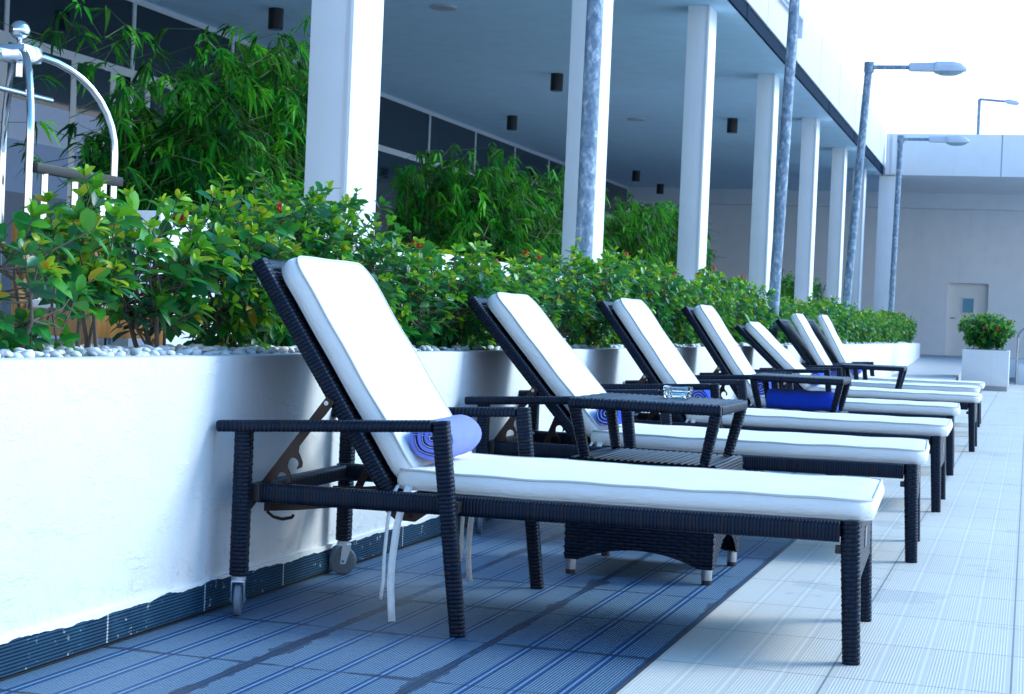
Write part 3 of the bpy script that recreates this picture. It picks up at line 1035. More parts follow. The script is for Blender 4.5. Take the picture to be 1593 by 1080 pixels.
def bracket_poly():
    """ratchet bar hanging from the back: bar with two hooked teeth, in (s down the bar, t outward)"""
    P = [(-0.015, -0.013), (0.40, -0.013), (0.40, 0.012), (0.290, 0.012)]
    def hook(c):
        q = []
        for k in range(13):
            a = R(-60 - 215 * k / 12)
            q.append((c + 0.017 * math.cos(a), 0.030 + 0.017 * math.sin(a)))
        return q + [(c + 0.006, 0.050), (c - 0.008, 0.057), (c - 0.020, 0.050), (c - 0.030, 0.032), (c - 0.036, 0.020)]
    P += hook(0.262) + hook(0.206)
    P += [(0.155, 0.012), (0.085, 0.012), (0.03, 0.017), (-0.015, 0.016)]
    return P


def make_lounger(label, first=True):
    root = empty('sun_lounger', (0, 0, 0), 0, label, 'sun lounger', 'sun loungers in a row along the planter wall')
    for s in (-1, 1):
        m = member(MB(), (-0.0, s * 0.455, 0.118), (0.0, s * 0.455, 0.545), 0.050, 0.050, 'brick', up=(0, 1, 0))
        m.build('rear_leg', M['brick'], root, 60)
        m = member(MB(), (-0.075, s * 0.462, 0.552), (0.585, s * 0.487, 0.589), 0.056, 0.033, 'wrap', r=0.012)
        m.build('armrest', M['wrap'], root, 60)
        m = member(MB(), (0.605, s * 0.487, 0.604), (0.682, s * 0.487, 0.0), 0.050, 0.046, 'brick', w1=0.044, h1=0.038, up=(0, 1, 0))
        m.build('front_leg', M['brick'], root, 60)
        m = member(MB(), (0.03, s * 0.402, 0.358), (1.720, s * 0.396, 0.362), 0.040, 0.058, 'wrap', r=0.012, pitch=0.0098, amp=0.0013)
        m.build('side_rail', M['wrap'], root, 60)
        m = member(MB(), (1.746, s * 0.372, 0.392), (1.765, s * 0.374, 0.0), 0.054, 0.056, 'brick', w1=0.048, h1=0.050, up=(0, 1, 0))
        leg = m.build('foot_leg', M['brick'], root, 60)
        k = MB(); k.box(1.708, 1.738, s * 0.366 - 0.012, s * 0.366 + 0.012, 0.298, 0.320, 0.003); k.build('stopper', M['black'], leg, 40)
        m = MB(); m.box(-0.012, 0.045, s * 0.402 - 0.016, s * 0.402 + 0.03 * s if s > 0 else s * 0.402 + 0.016, 0.335, 0.385) if s > 0 else m.box(-0.012, 0.045, s * 0.402 - 0.03, s * 0.402 + 0.016, 0.335, 0.385)
        m.box(0.625, 0.66, min(s * 0.42, s * 0.47), max(s * 0.42, s * 0.47), 0.345, 0.375)
        m.build('rail_joint', M['black'], root)
        build_castor(0.0, s * 0.455, root, -1.25 if s < 0 else 0.35)
    m = member(MB(), (0.01, -0.43, 0.358), (0.01, 0.43, 0.358), 0.036, 0.050, 'wrap', r=0.010)
    m.build('rear_rail', M['wrap'], root, 60)
    # woven apron under the foot end and the deck under the seat cushion
    m = MB()
    woven(m, (1.771, -0.355, 0.215), (0, 1, 0), (0, 0, 1), 0.71, 0.180)
    woven(m, (1.737, 0.355, 0.215), (0, -1, 0), (0, 0, 1), 0.71, 0.180)
    m.box(1.739, 1.769, -0.350, 0.350, 0.213, 0.392)
    ap = m.build('foot_apron', M['panel'], root, 60)
    b = MB(); b.box(1.7745, 1.7785, -0.085, -0.035, 0.285, 0.345, 0.0015); b.build('metal_badge', M['steel'], ap, 40)
    m = MB(); woven(m, (0.46, -0.385, 0.372), (0, 1, 0), (1, 0, 0), 0.77, 1.28, amp=-0.003); m.box(0.46, 1.74, -0.385, 0.385, 0.352, 0.366)
    m.build('seat_deck', M['panel'], root, 60)
    # pivot plates and the notched lower bars
    for s in (-1, 1):
        m = MB()
        m.prism([(0.40, 0.330), (0.44, 0.300), (0.50, 0.298), (0.545, 0.330)], s * 0.350 - 0.004, s * 0.350 + 0.004)
        m.tube([(0.48, s * 0.345, 0.312), (0.48, s * 0.362, 0.312)], 0.008, 12)
        m.prism([(0.01, 0.292), (0.12, 0.302), (0.34, 0.332), (0.34, 0.350), (0.12, 0.322), (0.01, 0.318)], s * 0.30 - 0.006, s * 0.30 + 0.006)
        m.tube([(0.03, s * 0.33, 0.295), (0.05, s * 0.33, 0.280), (0.08, s * 0.33, 0.275), (0.11, s * 0.33, 0.282), (0.115, s * 0.33, 0.290)], 0.005, 8)
        m.build('pivot_plate', M['metal_brown'], root, 40)
    # back: built upright at its pivot, tilted by the lounger's own angle
    bk = MB()
    for s in (-1, 1):
        member(bk, (-0.004, s * 0.345, -0.045), (-0.004, s * 0.345, BL), 0.046, 0.048, 'brick', up=(0, 1, 0))
    member(bk, (-0.004, -0.325, BL - 0.022), (-0.004, 0.325, BL - 0.022), 0.046, 0.044, 'wrap', up=(1, 0, 0))
    member(bk, (-0.004, -0.325, 0.02), (-0.004, 0.325, 0.02), 0.04, 0.04, 'wrap', up=(1, 0, 0))
    back = bk.build('back_frame', M['brick'], root, 60)
    pn = MB()
    woven(pn, (-0.020, 0.325, 0.04), (0, -1, 0), (0, 0, 1), 0.65, BL - 0.08)
    woven(pn, (0.012, -0.325, 0.04), (0, 1, 0), (0, 0, 1), 0.65, BL - 0.08)
    pn.build('back_panel', M['panel'], back, 60)
    back.location = PIV
    # ratchet bars
    br = []
    for s in (-1, 1):
        m = MB(); m.prism(bracket_poly(), -0.004, 0.004); m.tube([(0, -0.009, 0), (0, 0.009, 0)], 0.011, 14)
        o = m.build('ratchet_bar', M['metal_brown'], root, 40)
        b = MB(); b.tube([(0, -0.011, 0), (0, 0.011, 0)], 0.007, 12); b.build('bolt', M['steel'], o, 40)
        br.append((o, s))
    # cushions
    mb, pip = cushion_mesh(1.360, 0.735, 0.058, 0.055, 3, 0.004)
    sc = mb.build('seat_cushion', M['cushion'], root, 60, (0.442, 0, 0.390)); weld(sc)
    pip.build('piping', M['piping'], sc, 180)
    mb, pip = cushion_mesh(0.745, 0.665, 0.060, 0.075, 8, 0.0)
    bc = mb.build('back_cushion', M['cushion'], root, 60); weld(bc)
    pip.build('piping', M['piping'], bc, 180)
    # tie ribbons hanging from the fold
    for s in (-1, 1):
        x, y = 0.452, s * 0.375
        rb = ribbon(MB(), [(x, y, 0.405), (x - 0.010, y + s * 0.022, 0.375), (x - 0.016, y + s * 0.036, 0.30), (x - 0.021, y + s * 0.040, 0.20), (x - 0.020, y + s * 0.042, 0.13), (x - 0.026, y + s * 0.043, 0.075)], 0.013, (1, 0.5 * s, 0))
        rb.build('tie_ribbon', M['cushion'], root, 180)
        rb = ribbon(MB(), [(x + 0.035, y, 0.405), (x + 0.028, y + s * 0.024, 0.375), (x + 0.014, y + s * 0.042, 0.29), (x + 0.005, y + s * 0.046, 0.19), (x + 0.003, y + s * 0.044, 0.12), (x + 0.007, y + s * 0.043, 0.06), (x + 0.012, y + s * 0.046, 0.015)], 0.021, (1, -0.35 * s, 0))
        rb.build('tie_ribbon', M['cushion'], root, 180)
    return root


def pose_lounger(root, X, Yc, yaw, ang, cush_gap=0.0):
    """X, Yc: where the rear legs' middle stands; ang: back angle from upright"""
    root.location = (X, Yc, 0); root.rotation_euler = (0, 0, yaw)
    s_ = 0
    for ch in root.children:
        base = ch.name.split('.')[0]
        if base == 'back_frame':
            ch.location = PIV; ch.rotation_euler = (0, -ang, 0)
        elif base == 'back_cushion':
            # cushion mesh lies in xy with z thickness: stand it up against the frame
            Mx = Matrix.Translation(PIV) @ Matrix.Rotation(-ang + cush_gap, 4, 'Y') @ Matrix.Translation((0.030, 0, 0.028)) @ Matrix.Rotation(-PI / 2, 4, 'Y') @ Matrix.Rotation(PI, 4, 'X')
            Mx = Matrix.Translation(PIV) @ Matrix.Rotation(-ang + cush_gap, 4, 'Y') @ Matrix(((0, 0, 1, 0.030), (0, -1, 0, 0), (1, 0, 0, 0.022), (0, 0, 0, 1)))
            ch.matrix_local = Mx
        elif base == 'ratchet_bar':
            s = (-1, 1)[s_]; s_ += 1
            top = PIV + Vector((-math.sin(ang) * 0.325 - 0.022, s * 0.375, math.cos(ang) * 0.325 - 0.012))
            foot = Vector((0.02, s * 0.375, 0.355))
            if s > 0: foot = Vector((0.09, s * 0.375, 0.345))
            d = (foot - top).normalized()
            side = Vector((-d.z, 0, d.x)) * -1        # outward to the seat side
            if side.x < 0: side = -side
            yv = Vector((0, 1, 0))
            Mx = Matrix((((d.x, 0, side.x, top.x), (0, 1, 0, top.y), (d.z, 0, side.z, top.z), (0, 0, 0, 1))))
            ch.matrix_local = Mx


LOUNGERS = [  # rear middle X, Y, yaw, back angle, label
    (-2.205, 5.095, 0.044, R(33.5), 0.0, 'nearest sun lounger, dark wicker with white cushions and its tie ribbons hanging down'),
    (-2.190, 7.375, 0.044, R(41), 0.0, 'second sun lounger, behind the nearest one, beside the table with the ashtray'),
    (-2.190, 9.555, 0.012, R(37), 0.0, 'third sun lounger, just beyond the table with the glass ashtray'),
    (-2.235, 12.03, 0.034, R(35), 0.0, 'fourth sun lounger, just beyond the table holding the royal blue cloth'),
    (-2.165, 14.68, 0.004, R(47), 0.0, 'fifth sun lounger, the one whose back is laid lowest'),
    (-2.235, 16.90, 0.01, R(38), 0.10, 'sixth sun lounger, second from the far end, its cushion standing off the frame'),
    (-2.235, 18.72, 0.01, R(35), 0.10, 'seventh sun lounger, the farthest, before the low-hung fascia corner'),
]
proto = make_lounger(LOUNGERS[0][5])
roots = [proto]
for L_ in LOUNGERS[1:]:
    c = copy_tree(proto); c['label'] = L_[5]; roots.append(c)
for r_, L_ in zip(roots, LOUNGERS): pose_lounger(r_, *L_[:5])


# ------------------------------------------------------------------ towels
def make_towel(name_mat, turns, rad, length, hem, flap, seed):
    rs = np.random.RandomState(seed)
    th = rad / (turns + 0.7)
    n = int(turns * 26)
    prof = []
    for i in range(n + 1):
        a = 2 * PI * turns * i / n
        r = 0.35 * th + (rad - 0.5 * th - 0.35 * th) * i / n
        r *= 1 + 0.045 * math.sin(2 * a + seed) + 0.02 * math.sin(5 * a)
        prof.append((-math.sin(a + 0.3) * r * 1.04, -math.cos(a + 0.3) * r * 0.97))
    off = -2 * PI * turns - 0.3
    ca, sa = math.cos(off), math.sin(off)
    prof = [(x * ca - z * sa, x * sa + z * ca) for x, z in prof]   # the outer end comes out underneath
    if flap:
        x, z = prof[-1]
        prof += [(x + 0.02 + 0.014 * k, z - 0.001 * k) for k in range(1, 5)]
    prof = np.array(prof)
    tan = norm(np.gradient(prof, axis=0)); nor = np.stack([-tan[:, 1], tan[:, 0]], 1)
    m = len(prof); ny = 14
    vs = []; fs = []
    for j in range(ny + 1):
        f = j / ny
        y = f * length
        for side in (-1, 1):
            for i in range(m):
                e = th * 0.455 * (1 - 0.5 * (abs(f - .5) * 2) ** 8)
                yy = y + (0.006 * math.sin(i * 0.25 + seed) if j in (0, ny) else 0)
                q = prof[i] + nor[i] * side * e
                vs.append((q[0] + 0.002 * math.sin(9 * f + i * .2), yy, q[1]))
    row = 2 * m
    for j in range(ny):
        for i in range(m - 1):
            a = j * row + i; b = a + row
            fs.append((a, a + 1, b + 1, b)); a2 = a + m; b2 = b + m
            fs.append((a2 + 1, a2, b2, b2 + 1))
        for i in (0, m - 1):
            a = j * row + i; fs.append((a, a + row, a + row + m, a + m))
    for j in (0, ny):
        for i in range(m - 1):
            a = j * row + i; fs.append((a, a + m, a + m + 1, a + 1))
    body = MB().add(vs, fs)
    hems = []
    for y in (-0.003, length + 0.003):
        hems.append(MB().tube([(p[0] + q[0] * th * 0.455, y, p[1] + q[1] * th * 0.455) for p, q in zip(prof, -nor)], 0.0016 if hem else 0.0008, 5))
    if flap:
        p = prof[-1]
        hems.append(MB().tube([(p[0] + 0.002, 0, p[1]), (p[0] + 0.002, length, p[1])], 0.0035, 6))
    return body, hems


TW = [  # x, y offset in lounger frame, length, material, turns, label
    (0, 0.522, -0.275, 0.40, 'towel', 2.6, True, 'large pale periwinkle towel roll on the nearest lounger'),
    (1, 0.495, -0.320, 0.36, 'blue_cloth', 3.4, False, 'rolled blue towel with white-edged spiral on the second lounger, seen under the table'),
    (2, 0.495, -0.320, 0.36, 'blue_cloth', 3.4, False, 'rolled blue towel on the third lounger, partly behind the ashtray table top'),
    (3, 0.495, -0.320, 0.36, 'blue_cloth', 3.0, False, 'rolled blue towel on the fourth lounger, left of the royal blue cloth'),
    (4, 0.495, -0.320, 0.36, 'blue_cloth', 3.0, False, 'small rolled blue towel on the fifth lounger, above the royal blue cloth'),
    (5, 0.495, -0.320, 0.36, 'blue_cloth', 3.0, False, 'rolled blue towel on the sixth lounger, under the armrest'),
    (6, 0.495, -0.320, 0.36, 'blue_cloth', 3.0, False, 'rolled blue towel on the farthest lounger'),
]
for (i, lx, ly, ln, mt, tn, flap, lab) in TW:
    body, hm = make_towel(mt, tn, 0.077 if i == 0 else 0.060, ln, mt != 'towel', flap, i + 1)
    Mx = Matrix.Translation((LOUNGERS[i][0], LOUNGERS[i][1], 0)) @ Matrix.Rotation(LOUNGERS[i][2], 4, 'Z')
    p = Mx @ Vector((lx, ly, 0.459 + (0.077 if i == 0 else 0.060)))
    o = body.build('rolled_towel', M[mt], None, 60)
    if i == 0:
        o.data.materials.append(M['towel_pale'])
    o.location = p; o.rotation_euler = (0, 0, LOUNGERS[i][2] + (0.06 if i == 0 else 0.0))
    tag(o, lab, 'towel', 'rolled towels on the loungers')
    for q in hm: q.build('hem', M['hem'], o, 60)


# ------------------------------------------------------------------ side tables
def make_table(label):
    t = empty('side_table', (0, 0, 0), 0, label, 'side table', 'wicker side tables between the loungers')
    hw, hd = 0.275, 0.296
    # ribbed top: strands run front to back over the frame
    m = MB(); n = 24; per = 2 * hw / n
    vs = []; fs = []; uv = []
    nx = n * 6; ny = 30
    for j in range(ny + 1):
        for i in range(nx + 1):
            x = -hw + 2 * hw * i / nx; y = -hd + 2 * hd * j / ny
            k = (i / 6.0) % 1.0
            e = math.sqrt(max(0, math.sin(PI * k)))
            # zigzag stitch along the rims
            edge = min(hd - abs(y), hw - abs(x))
            z = 0.603 + 0.0055 * e - (0.008 if edge < 0.003 else 0)
            if edge < 0.045: z = 0.603 + 0.0055 * (0.5 + 0.5 * math.sin((x + y) * 2 * PI / per))
            if edge < 0.004: z = 0.592
            vs.append((x, y, z)); uv.append((x * 0.48, y))
    for j in range(ny):
        for i in range(nx):
            a = j * (nx + 1) + i; f = (a, a + 1, a + nx + 2, a + nx + 1); fs.append(f)
    m.add(vs, fs, [tuple(uv[k] for k in f) for f in fs])
    m.box(-hw + .002, hw - .002, -hd + .002, hd - .002, 0.575, 0.591)
    top = m.build('table_top', M['wrap'], t, 60)
    r = MB()
    for s in (-1, 1):
        member(r, (-hw, s * (hd - 0.012), 0.588), (hw, s * (hd - 0.012), 0.588), 0.030, 0.036, 'wrap', r=0.012)
        member(r, (s * (hw - 0.012), -hd + 0.026, 0.588), (s * (hw - 0.012), hd - 0.026, 0.588), 0.030, 0.036, 'wrap', r=0.012)
    r.build('rim', M['wrap'], top, 60)
    for sx in (-1, 1):
        for sy in (-1, 1):
            g = member(MB(), (sx * (hw - 0.020), sy * (hd - 0.022), 0.574), (sx * (hw - 0.058), sy * (hd - 0.050), 0.405), 0.042, 0.042, 'brick', w1=0.036, h1=0.036, up=(0, 1, 0))
            g.build('leg', M['brick'], t, 60)
    # lower box: shelf and four woven skirts with arched lower edges
    bw, bd = 0.266, 0.288
    m = MB(); vs = []; fs = []; uv = []
    nx, ny = 22 * 6, 14
    for j in range(ny + 1):
        for i in range(nx + 1):
            x = -bw + 2 * bw * i / nx; y = -bd + 2 * bd * j / ny
            e = math.sqrt(max(0, math.sin(PI * ((i / 6.0) % 1.0))))
            vs.append((x, y, 0.398 + 0.006 * e)); uv.append((x * 0.47, y))
    for j in range(ny):
        for i in range(nx):
            a = j * (nx + 1) + i; fs.append((a, a + 1, a + nx + 2, a + nx + 1))
    m.add(vs, fs, [tuple(uv[k] for k in f) for f in fs])
    m.box(-bw + .004, bw - .004, -bd + .004, bd - .004, 0.37, 0.396)
    m.build('shelf', M['wrap'], t, 60)
    m = MB()
    def arch(L, lo, hi):
        def f(x):
            q = (x / L - 0.5) * 2
            return lo + (hi - lo) * (max(0.0, 1 - (abs(q) / 0.82) ** 2.0) if abs(q) < 0.82 else 0)
        return f
    for (org, ex, L, hi) in (((-bw, -bd, 0.052), (1, 0, 0), 2 * bw, 0.046), ((bw, bd, 0.052), (-1, 0, 0), 2 * bw, 0.046),
                             ((bw, -bd, 0.052), (0, 1, 0), 2 * bd, 0.095), ((-bw, bd, 0.052), (0, -1, 0), 2 * bd, 0.095)):
        woven(m, org, ex, (0, 0, 1), L, 0.348, low=arch(L, 0.0, hi))
        exv = np.array(ex, float); inw = np.cross((0, 0, 1), exv) * 0.012
        woven(m, np.array(org) + exv * L + inw, -exv, (0, 0, 1), L, 0.346, low=arch(L, 0.0, hi))
    m.build('woven_skirt', M['panel'], t, 60)
    for sx in (-1, 1):
        for sy in (-1, 1):
            x, y = sx * (bw - 0.020), sy * (bd - 0.020)
            f = MB(); f.tube([(x, y, 0.016), (x, y, 0.056)], 0.0195, 16); fo = f.build('foot_cap', M['steel'], t, 40)
            f = MB(); f.tube([(x, y, 0.0), (x, y, 0.017)], 0.018, 16); f.build('glide', M['black'], fo, 40)
    h = MB()
    pts = [(-0.075 + 0.15 * k / 10, -bd - 0.006, 0.225 - 0.034 * math.sin(PI * k / 10)) for k in range(11)]
    h.tube(pts, 0.009, 8)
    h.tube([(-0.075, -bd - 0.006, 0.225), (0.075, -bd - 0.006, 0.225)], 0.007, 8)
    h.build('handle', M['joint'], t, 40)
    return t


TB = [(-1.290, 6.285, 0.0, 'nearest wicker side table, with a glass ashtray on its top'),
      (-1.315, 10.62, 0.02, 'second wicker side table, with the royal blue cloth on its shelf'),
      (-1.30, 15.55, 0.02, 'farthest wicker side table, with a bare top')]
t0 = make_table(TB[0][3])
tabs = [t0]
for k in TB[1:]:
    c = copy_tree(t0); c['label'] = k[3]; tabs.append(c)
for t_, k in zip(tabs, TB):
    t_.location = (k[0], k[1], 0); t_.rotation_euler = (0, 0, k[2]); t_.scale = (1, 1, 1.04)

# folded royal blue towel lying on the second table's shelf
m = MB(); vs = []; fs = []
prof = []
for k in range(28):
    a = 2 * PI * k / 28
    prof.append((0.10 * math.copysign(abs(math.cos(a)) ** 0.7, math.cos(a)), 0.062 * math.copysign(abs(math.sin(a)) ** 0.75, math.sin(a))))
for i in range(25):
    f = i / 24; x = -0.205 + 0.41 * f
    s = 1 - 0.10 * (abs(f - .5) * 2) ** 10
    for (a, b) in prof: vs.append((x + 0.004 * math.sin(20 * a), a * s, b * s * (1 + 0.03 * math.sin(11 * f + 2)) + 0.003 * math.sin(18 * f + 9 * a)))
for i in range(24):
    for k in range(28): fs.append((i * 28 + k, i * 28 + (k + 1) % 28, (i + 1) * 28 + (k + 1) % 28, (i + 1) * 28 + k))
fs += [tuple(range(27, -1, -1)), tuple(range(24 * 28, 25 * 28))]
m.add(vs, fs)
o = m.build('folded_towel', M['blue_cloth'], None, 60, (-1.30, 10.60, 0.484))
tag(o, 'royal blue folded towel lying on the shelf of the second side table', 'towel')

# glass ashtray on the nearest table
m = MB()
def sq(r, c=0.016):
    P, _, _ = rrect(r * 2, r * 2, c, 28); return P
lev = [(0.046, 0.0), (0.052, 0.012), (0.052, 0.020), (0.049, 0.022), (0.049, 0.025), (0.053, 0.028), (0.053, 0.042), (0.044, 0.042), (0.038, 0.012), (0.010, 0.010)]
vs = []; fs = []
for r, z in lev: vs += [(x, y, z) for x, y in sq(r, r * .3)]
for i in range(len(lev) - 1):
    for k in range(28): fs.append((i * 28 + k, i * 28 + (k + 1) % 28, (i + 1) * 28 + (k + 1) % 28, (i + 1) * 28 + k))
fs += [tuple(range(27, -1, -1)), tuple(range((len(lev) - 1) * 28, len(lev) * 28))]
m.add(vs, fs)
o = m.build('ashtray', M['glass'], None, 30, (-1.245, 6.38, 0.634)); o.rotation_euler = (0, 0, 0.15)
tag(o, 'square clear glass ashtray standing on the nearest side table', 'ashtray')


# ================================================================== PLANTS
def leaf_mesh(name, P, D, U, L, Wd, tone, mat, parent, droop=0.25, fold=0.16, st=((0.16, 0.62), (0.45, 1.0), (0.78, 0.78))):
    """each leaf: a folded, drooping blade; st gives (along, width) of its cross lines"""
    P = np.array(P); D = norm(np.array(D)); U = np.array(U); L = np.array(L)[:, None]; Wd = np.array(Wd)[:, None]
    S = norm(np.cross(D, U)); Nn = np.cross(S, D)
    def c(s): return P + D * L * s - np.array((0, 0, 1.0)) * droop * L * s * s
    rows = [c(0.0)]
    for (s, wd) in st:
        m = c(s); fo = Nn * fold * Wd * wd; h = S * Wd * 0.5 * wd
        rows += [m - h + fo, m, m + h + fo]
    rows.append(c(1.0))
    V = np.stack(rows, 1); n = len(P); nv = V.shape[1]; k = len(st)
    base = (np.arange(n) * nv)[:, None]
    e = 1 + 3 * (k - 1)
    tri = np.array([(0, 2, 1), (0, 3, 2), (e, e + 1, nv - 1), (e + 1, e + 2, nv - 1)])
    quad = np.array([q for i in range(k - 1) for q in ((1 + 3 * i, 2 + 3 * i, 5 + 3 * i, 4 + 3 * i), (2 + 3 * i, 3 + 3 * i, 6 + 3 * i, 5 + 3 * i))])
    T = (base[:, :, None] + tri[None]).reshape(-1, 3); Q = (base[:, :, None] + quad[None]).reshape(-1, 4)
    me = bpy.data.meshes.new(name)
    me.vertices.add(n * nv); me.vertices.foreach_set('co', V.reshape(-1).astype(np.float32))
    me.loops.add(T.size + Q.size); me.polygons.add(len(T) + len(Q))
    me.loops.foreach_set('vertex_index', np.concatenate([T.reshape(-1), Q.reshape(-1)]).astype(np.int32))
    me.polygons.foreach_set('loop_start', np.concatenate([np.arange(len(T)) * 3, len(T) * 3 + np.arange(len(Q)) * 4]).astype(np.int32))
    me.update(calc_edges=True); me.validate()
    at = me.attributes.new('tone', 'FLOAT', 'POINT'); at.data.foreach_set('value', np.repeat(np.array(tone, np.float32), nv))
    return link(name, me, mat, parent, 180)


def make_shrub(seed, h, wx, wy, ntips, leaf, lean=0.0, flowers=0, bare=0.3, yellow=0.04):
    """flowering hedge shrub rooted at the origin: woody stems, leafy twigs with a pale rosette at each tip"""
    rs = np.random.RandomState(seed)
    st = MB()
    stems = []
    for k in range(rs.randint(4, 7)):
        a = rs.uniform(0, 2 * PI); sp_ = rs.uniform(0.25, 0.75)
        e = np.array((math.cos(a) * wx * sp_, math.sin(a) * wy * sp_, h * rs.uniform(0.55, 0.8)))
        b = np.array((rs.uniform(-.03, .03), rs.uniform(-.04, .04), -0.03))
        mid = (b + e) / 2 + rs.uniform(-.05, .05, 3)
        pts = [b, b * .6 + mid * .4 + rs.uniform(-.012, .012, 3), mid, mid * .45 + e * .55 + rs.uniform(-.02, .02, 3), e]
        r0 = rs.uniform(0.004, 0.009)
        st.tube(pts, [r0, r0 * .9, r0 * .75, r0 * .55, r0 * .35], 6)
        stems.append(pts)
    P = []; D = []; U = []; L = []; Wd = []; T = []; tips = []
    def leafy(p, d, l, w, t, up=None):
        P.append(p); D.append(d); u = np.array((0, 0, 1.0)) + rs.normal(0, .45, 3) if up is None else up
        U.append(u); L.append(l); Wd.append(w); T.append(t)
    for k in range(ntips):
        # a tip inside the crown, more often near its skin
        while True:
            q = rs.uniform(-1, 1, 3)
            rr = np.sqrt(q[0] ** 2 + q[1] ** 2)
            if rr < 1 and rs.uniform() < 0.35 + 0.65 * max(rr, q[2]): break
        z = bare * h + (h * (1 - bare)) * (q[2] * .5 + .5)
        taper = 0.62 + 0.38 * min(1, (q[2] * .5 + .5) * 1.7)
        tip = np.array((q[0] * wx * taper, q[1] * wy * taper, z * (1 - 0.16 * rr * rr) * rs.uniform(0.93, 1.07)))
        s = stems[rs.randint(len(stems))]
        o = np.array(s[rs.randint(2, 5)])
        if o[2] > tip[2]: o = np.array(s[2])
        mid = (o + tip) / 2 + np.array((0, 0, -0.03)) + rs.uniform(-.03, .03, 3)
        d = norm(tip - mid)
        st.tube([o, mid, tip], [0.0035, 0.0026, 0.0014], 5)
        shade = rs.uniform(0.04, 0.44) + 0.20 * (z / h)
        seglen = np.linalg.norm(tip - mid)
        np_ = max(2, int(seglen / (leaf * 0.55)))
        a = rs.uniform(0, PI)
        for i in range(np_):
            f = (i + 0.5) / np_
            p = mid + (tip - mid) * f
            a += PI / 2 + rs.uniform(-.3, .3)
            e1 = norm(np.cross(d, (0.3, 0.2, 1.0))); e2 = np.cross(d, e1)
            for sgn in (1, -1):
                if rs.uniform() < 0.12: continue
                side = (e1 * math.cos(a) + e2 * math.sin(a)) * sgn
                l = leaf * rs.uniform(0.65, 1.25)
                t = min(0.66, max(0, shade + rs.normal(0, .10)))
                if rs.uniform() < yellow * 0.3: t = rs.uniform(0.88, 1.0)
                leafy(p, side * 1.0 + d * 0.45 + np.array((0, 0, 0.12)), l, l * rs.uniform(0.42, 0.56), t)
        # rosette of young leaves
        fresh = rs.uniform() < 0.40 + 0.45 * z / h
        nr = rs.randint(4, 8)
        for i in range(nr):
            b = 2 * PI * i / nr + rs.uniform(-.3, .3)
            e1 = norm(np.cross(d, (0.3, 0.2, 1.0))); e2 = np.cross(d, e1)
            side = e1 * math.cos(b) + e2 * math.sin(b)
            l = leaf * (rs.uniform(0.5, 0.8) if fresh else rs.uniform(0.7, 1.05))
            t = rs.uniform(0.66, 0.90) if fresh else min(0.7, shade + rs.uniform(0.05, 0.2))
            if rs.uniform() < yellow * 0.5: t = rs.uniform(0.9, 1.0)
            leafy(tip, side * rs.uniform(.5, 1.0) + d * rs.uniform(.6, 1.2), l, l * 0.42, t)
        tips.append((tip, d))
    fl = None
    if flowers:
        fl = []
        cand = sorted(tips, key=lambda q: -(q[0][2] + 0.35 * q[0][0]))[:max(10, flowers * 3)]
        for k in rs.choice(len(cand), flowers, replace=False):
            tip, d = cand[k]; hd = MB(); fl.append(hd)
            for i in range(26):
                v = norm(rs.normal(0, 1, 3) + d * 1.3)
                c_ = tip + d * 0.02 + v * rs.uniform(0.008, 0.020)
                e1 = norm(np.cross(v, (0.3, 0.7, .2))) * 0.007; e2 = norm(np.cross(v, e1)) * 0.007
                hd.add([c_ + e1, c_ + e2 + v * .003, c_ - e1, c_ - e2 + v * .003], [(0, 1, 2, 3)])
                hd.add([tip, c_ + e1 * .12, c_ - e1 * .12], [(0, 1, 2)])
    return st, (P, D, U, L, Wd, T), fl


def shrub(name, loc, rz, data, label, group, cat='shrub'):
    st, lv, fl = data
    o = empty(name, loc, rz, label, cat, group)
    st.build('stems', M['bark'], o, 60)
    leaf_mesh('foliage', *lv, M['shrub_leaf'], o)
    for q in (fl or ()): q.build('flower_head', M['petal'], o)
    return o


HZ = COPE - 0.035
# nearest shrubs, each its own: y, x offset, height, half widths, twigs, leaf length, flowers
NEAR = [
    (3.98, 0.02, 0.44, 0.17, 0.30, 42, 0.074, 0, 0.05, 0.16, 'lime tipped shrub at the left edge with slanting bare stems'),
    (4.36, -0.02, 0.54, 0.17, 0.20, 38, 0.076, 0, 0.34, 0.10, 'gappy shrub with lime rosettes growing in front of the wooden chair'),
    (4.82, -0.04, 0.52, 0.20, 0.25, 64, 0.080, 1, 0.26, 0.05, 'large leaved teal green shrub right of the wooden chair'),
    (5.30, -0.03, 0.57, 0.21, 0.30, 116, 0.070, 1, 0.10, 0.03, 'dense shrub with a red flower just left of the nearest backrest'),
    (5.82, -0.05, 0.68, 0.22, 0.32, 160, 0.060, 0, 0.06, 0.02, 'tallest near shrub, rising in front of the widest column'),
    (6.36, -0.04, 0.62, 0.22, 0.32, 160, 0.054, 0, 0.06, 0.02, 'bushy shrub right behind the nearest lounger cushion top'),
]
for i, (y, dx, h, wx, wy, nt_, lf, fl, br, yl, lab) in enumerate(NEAR):
    shrub('hedge_shrub', (WX - 0.255 + dx, y, HZ), 0, make_shrub(40 + i, h, wx, wy, nt_, lf, flowers=fl, bare=br, yellow=yl), lab, 'flowering shrubs planted along the planter wall')
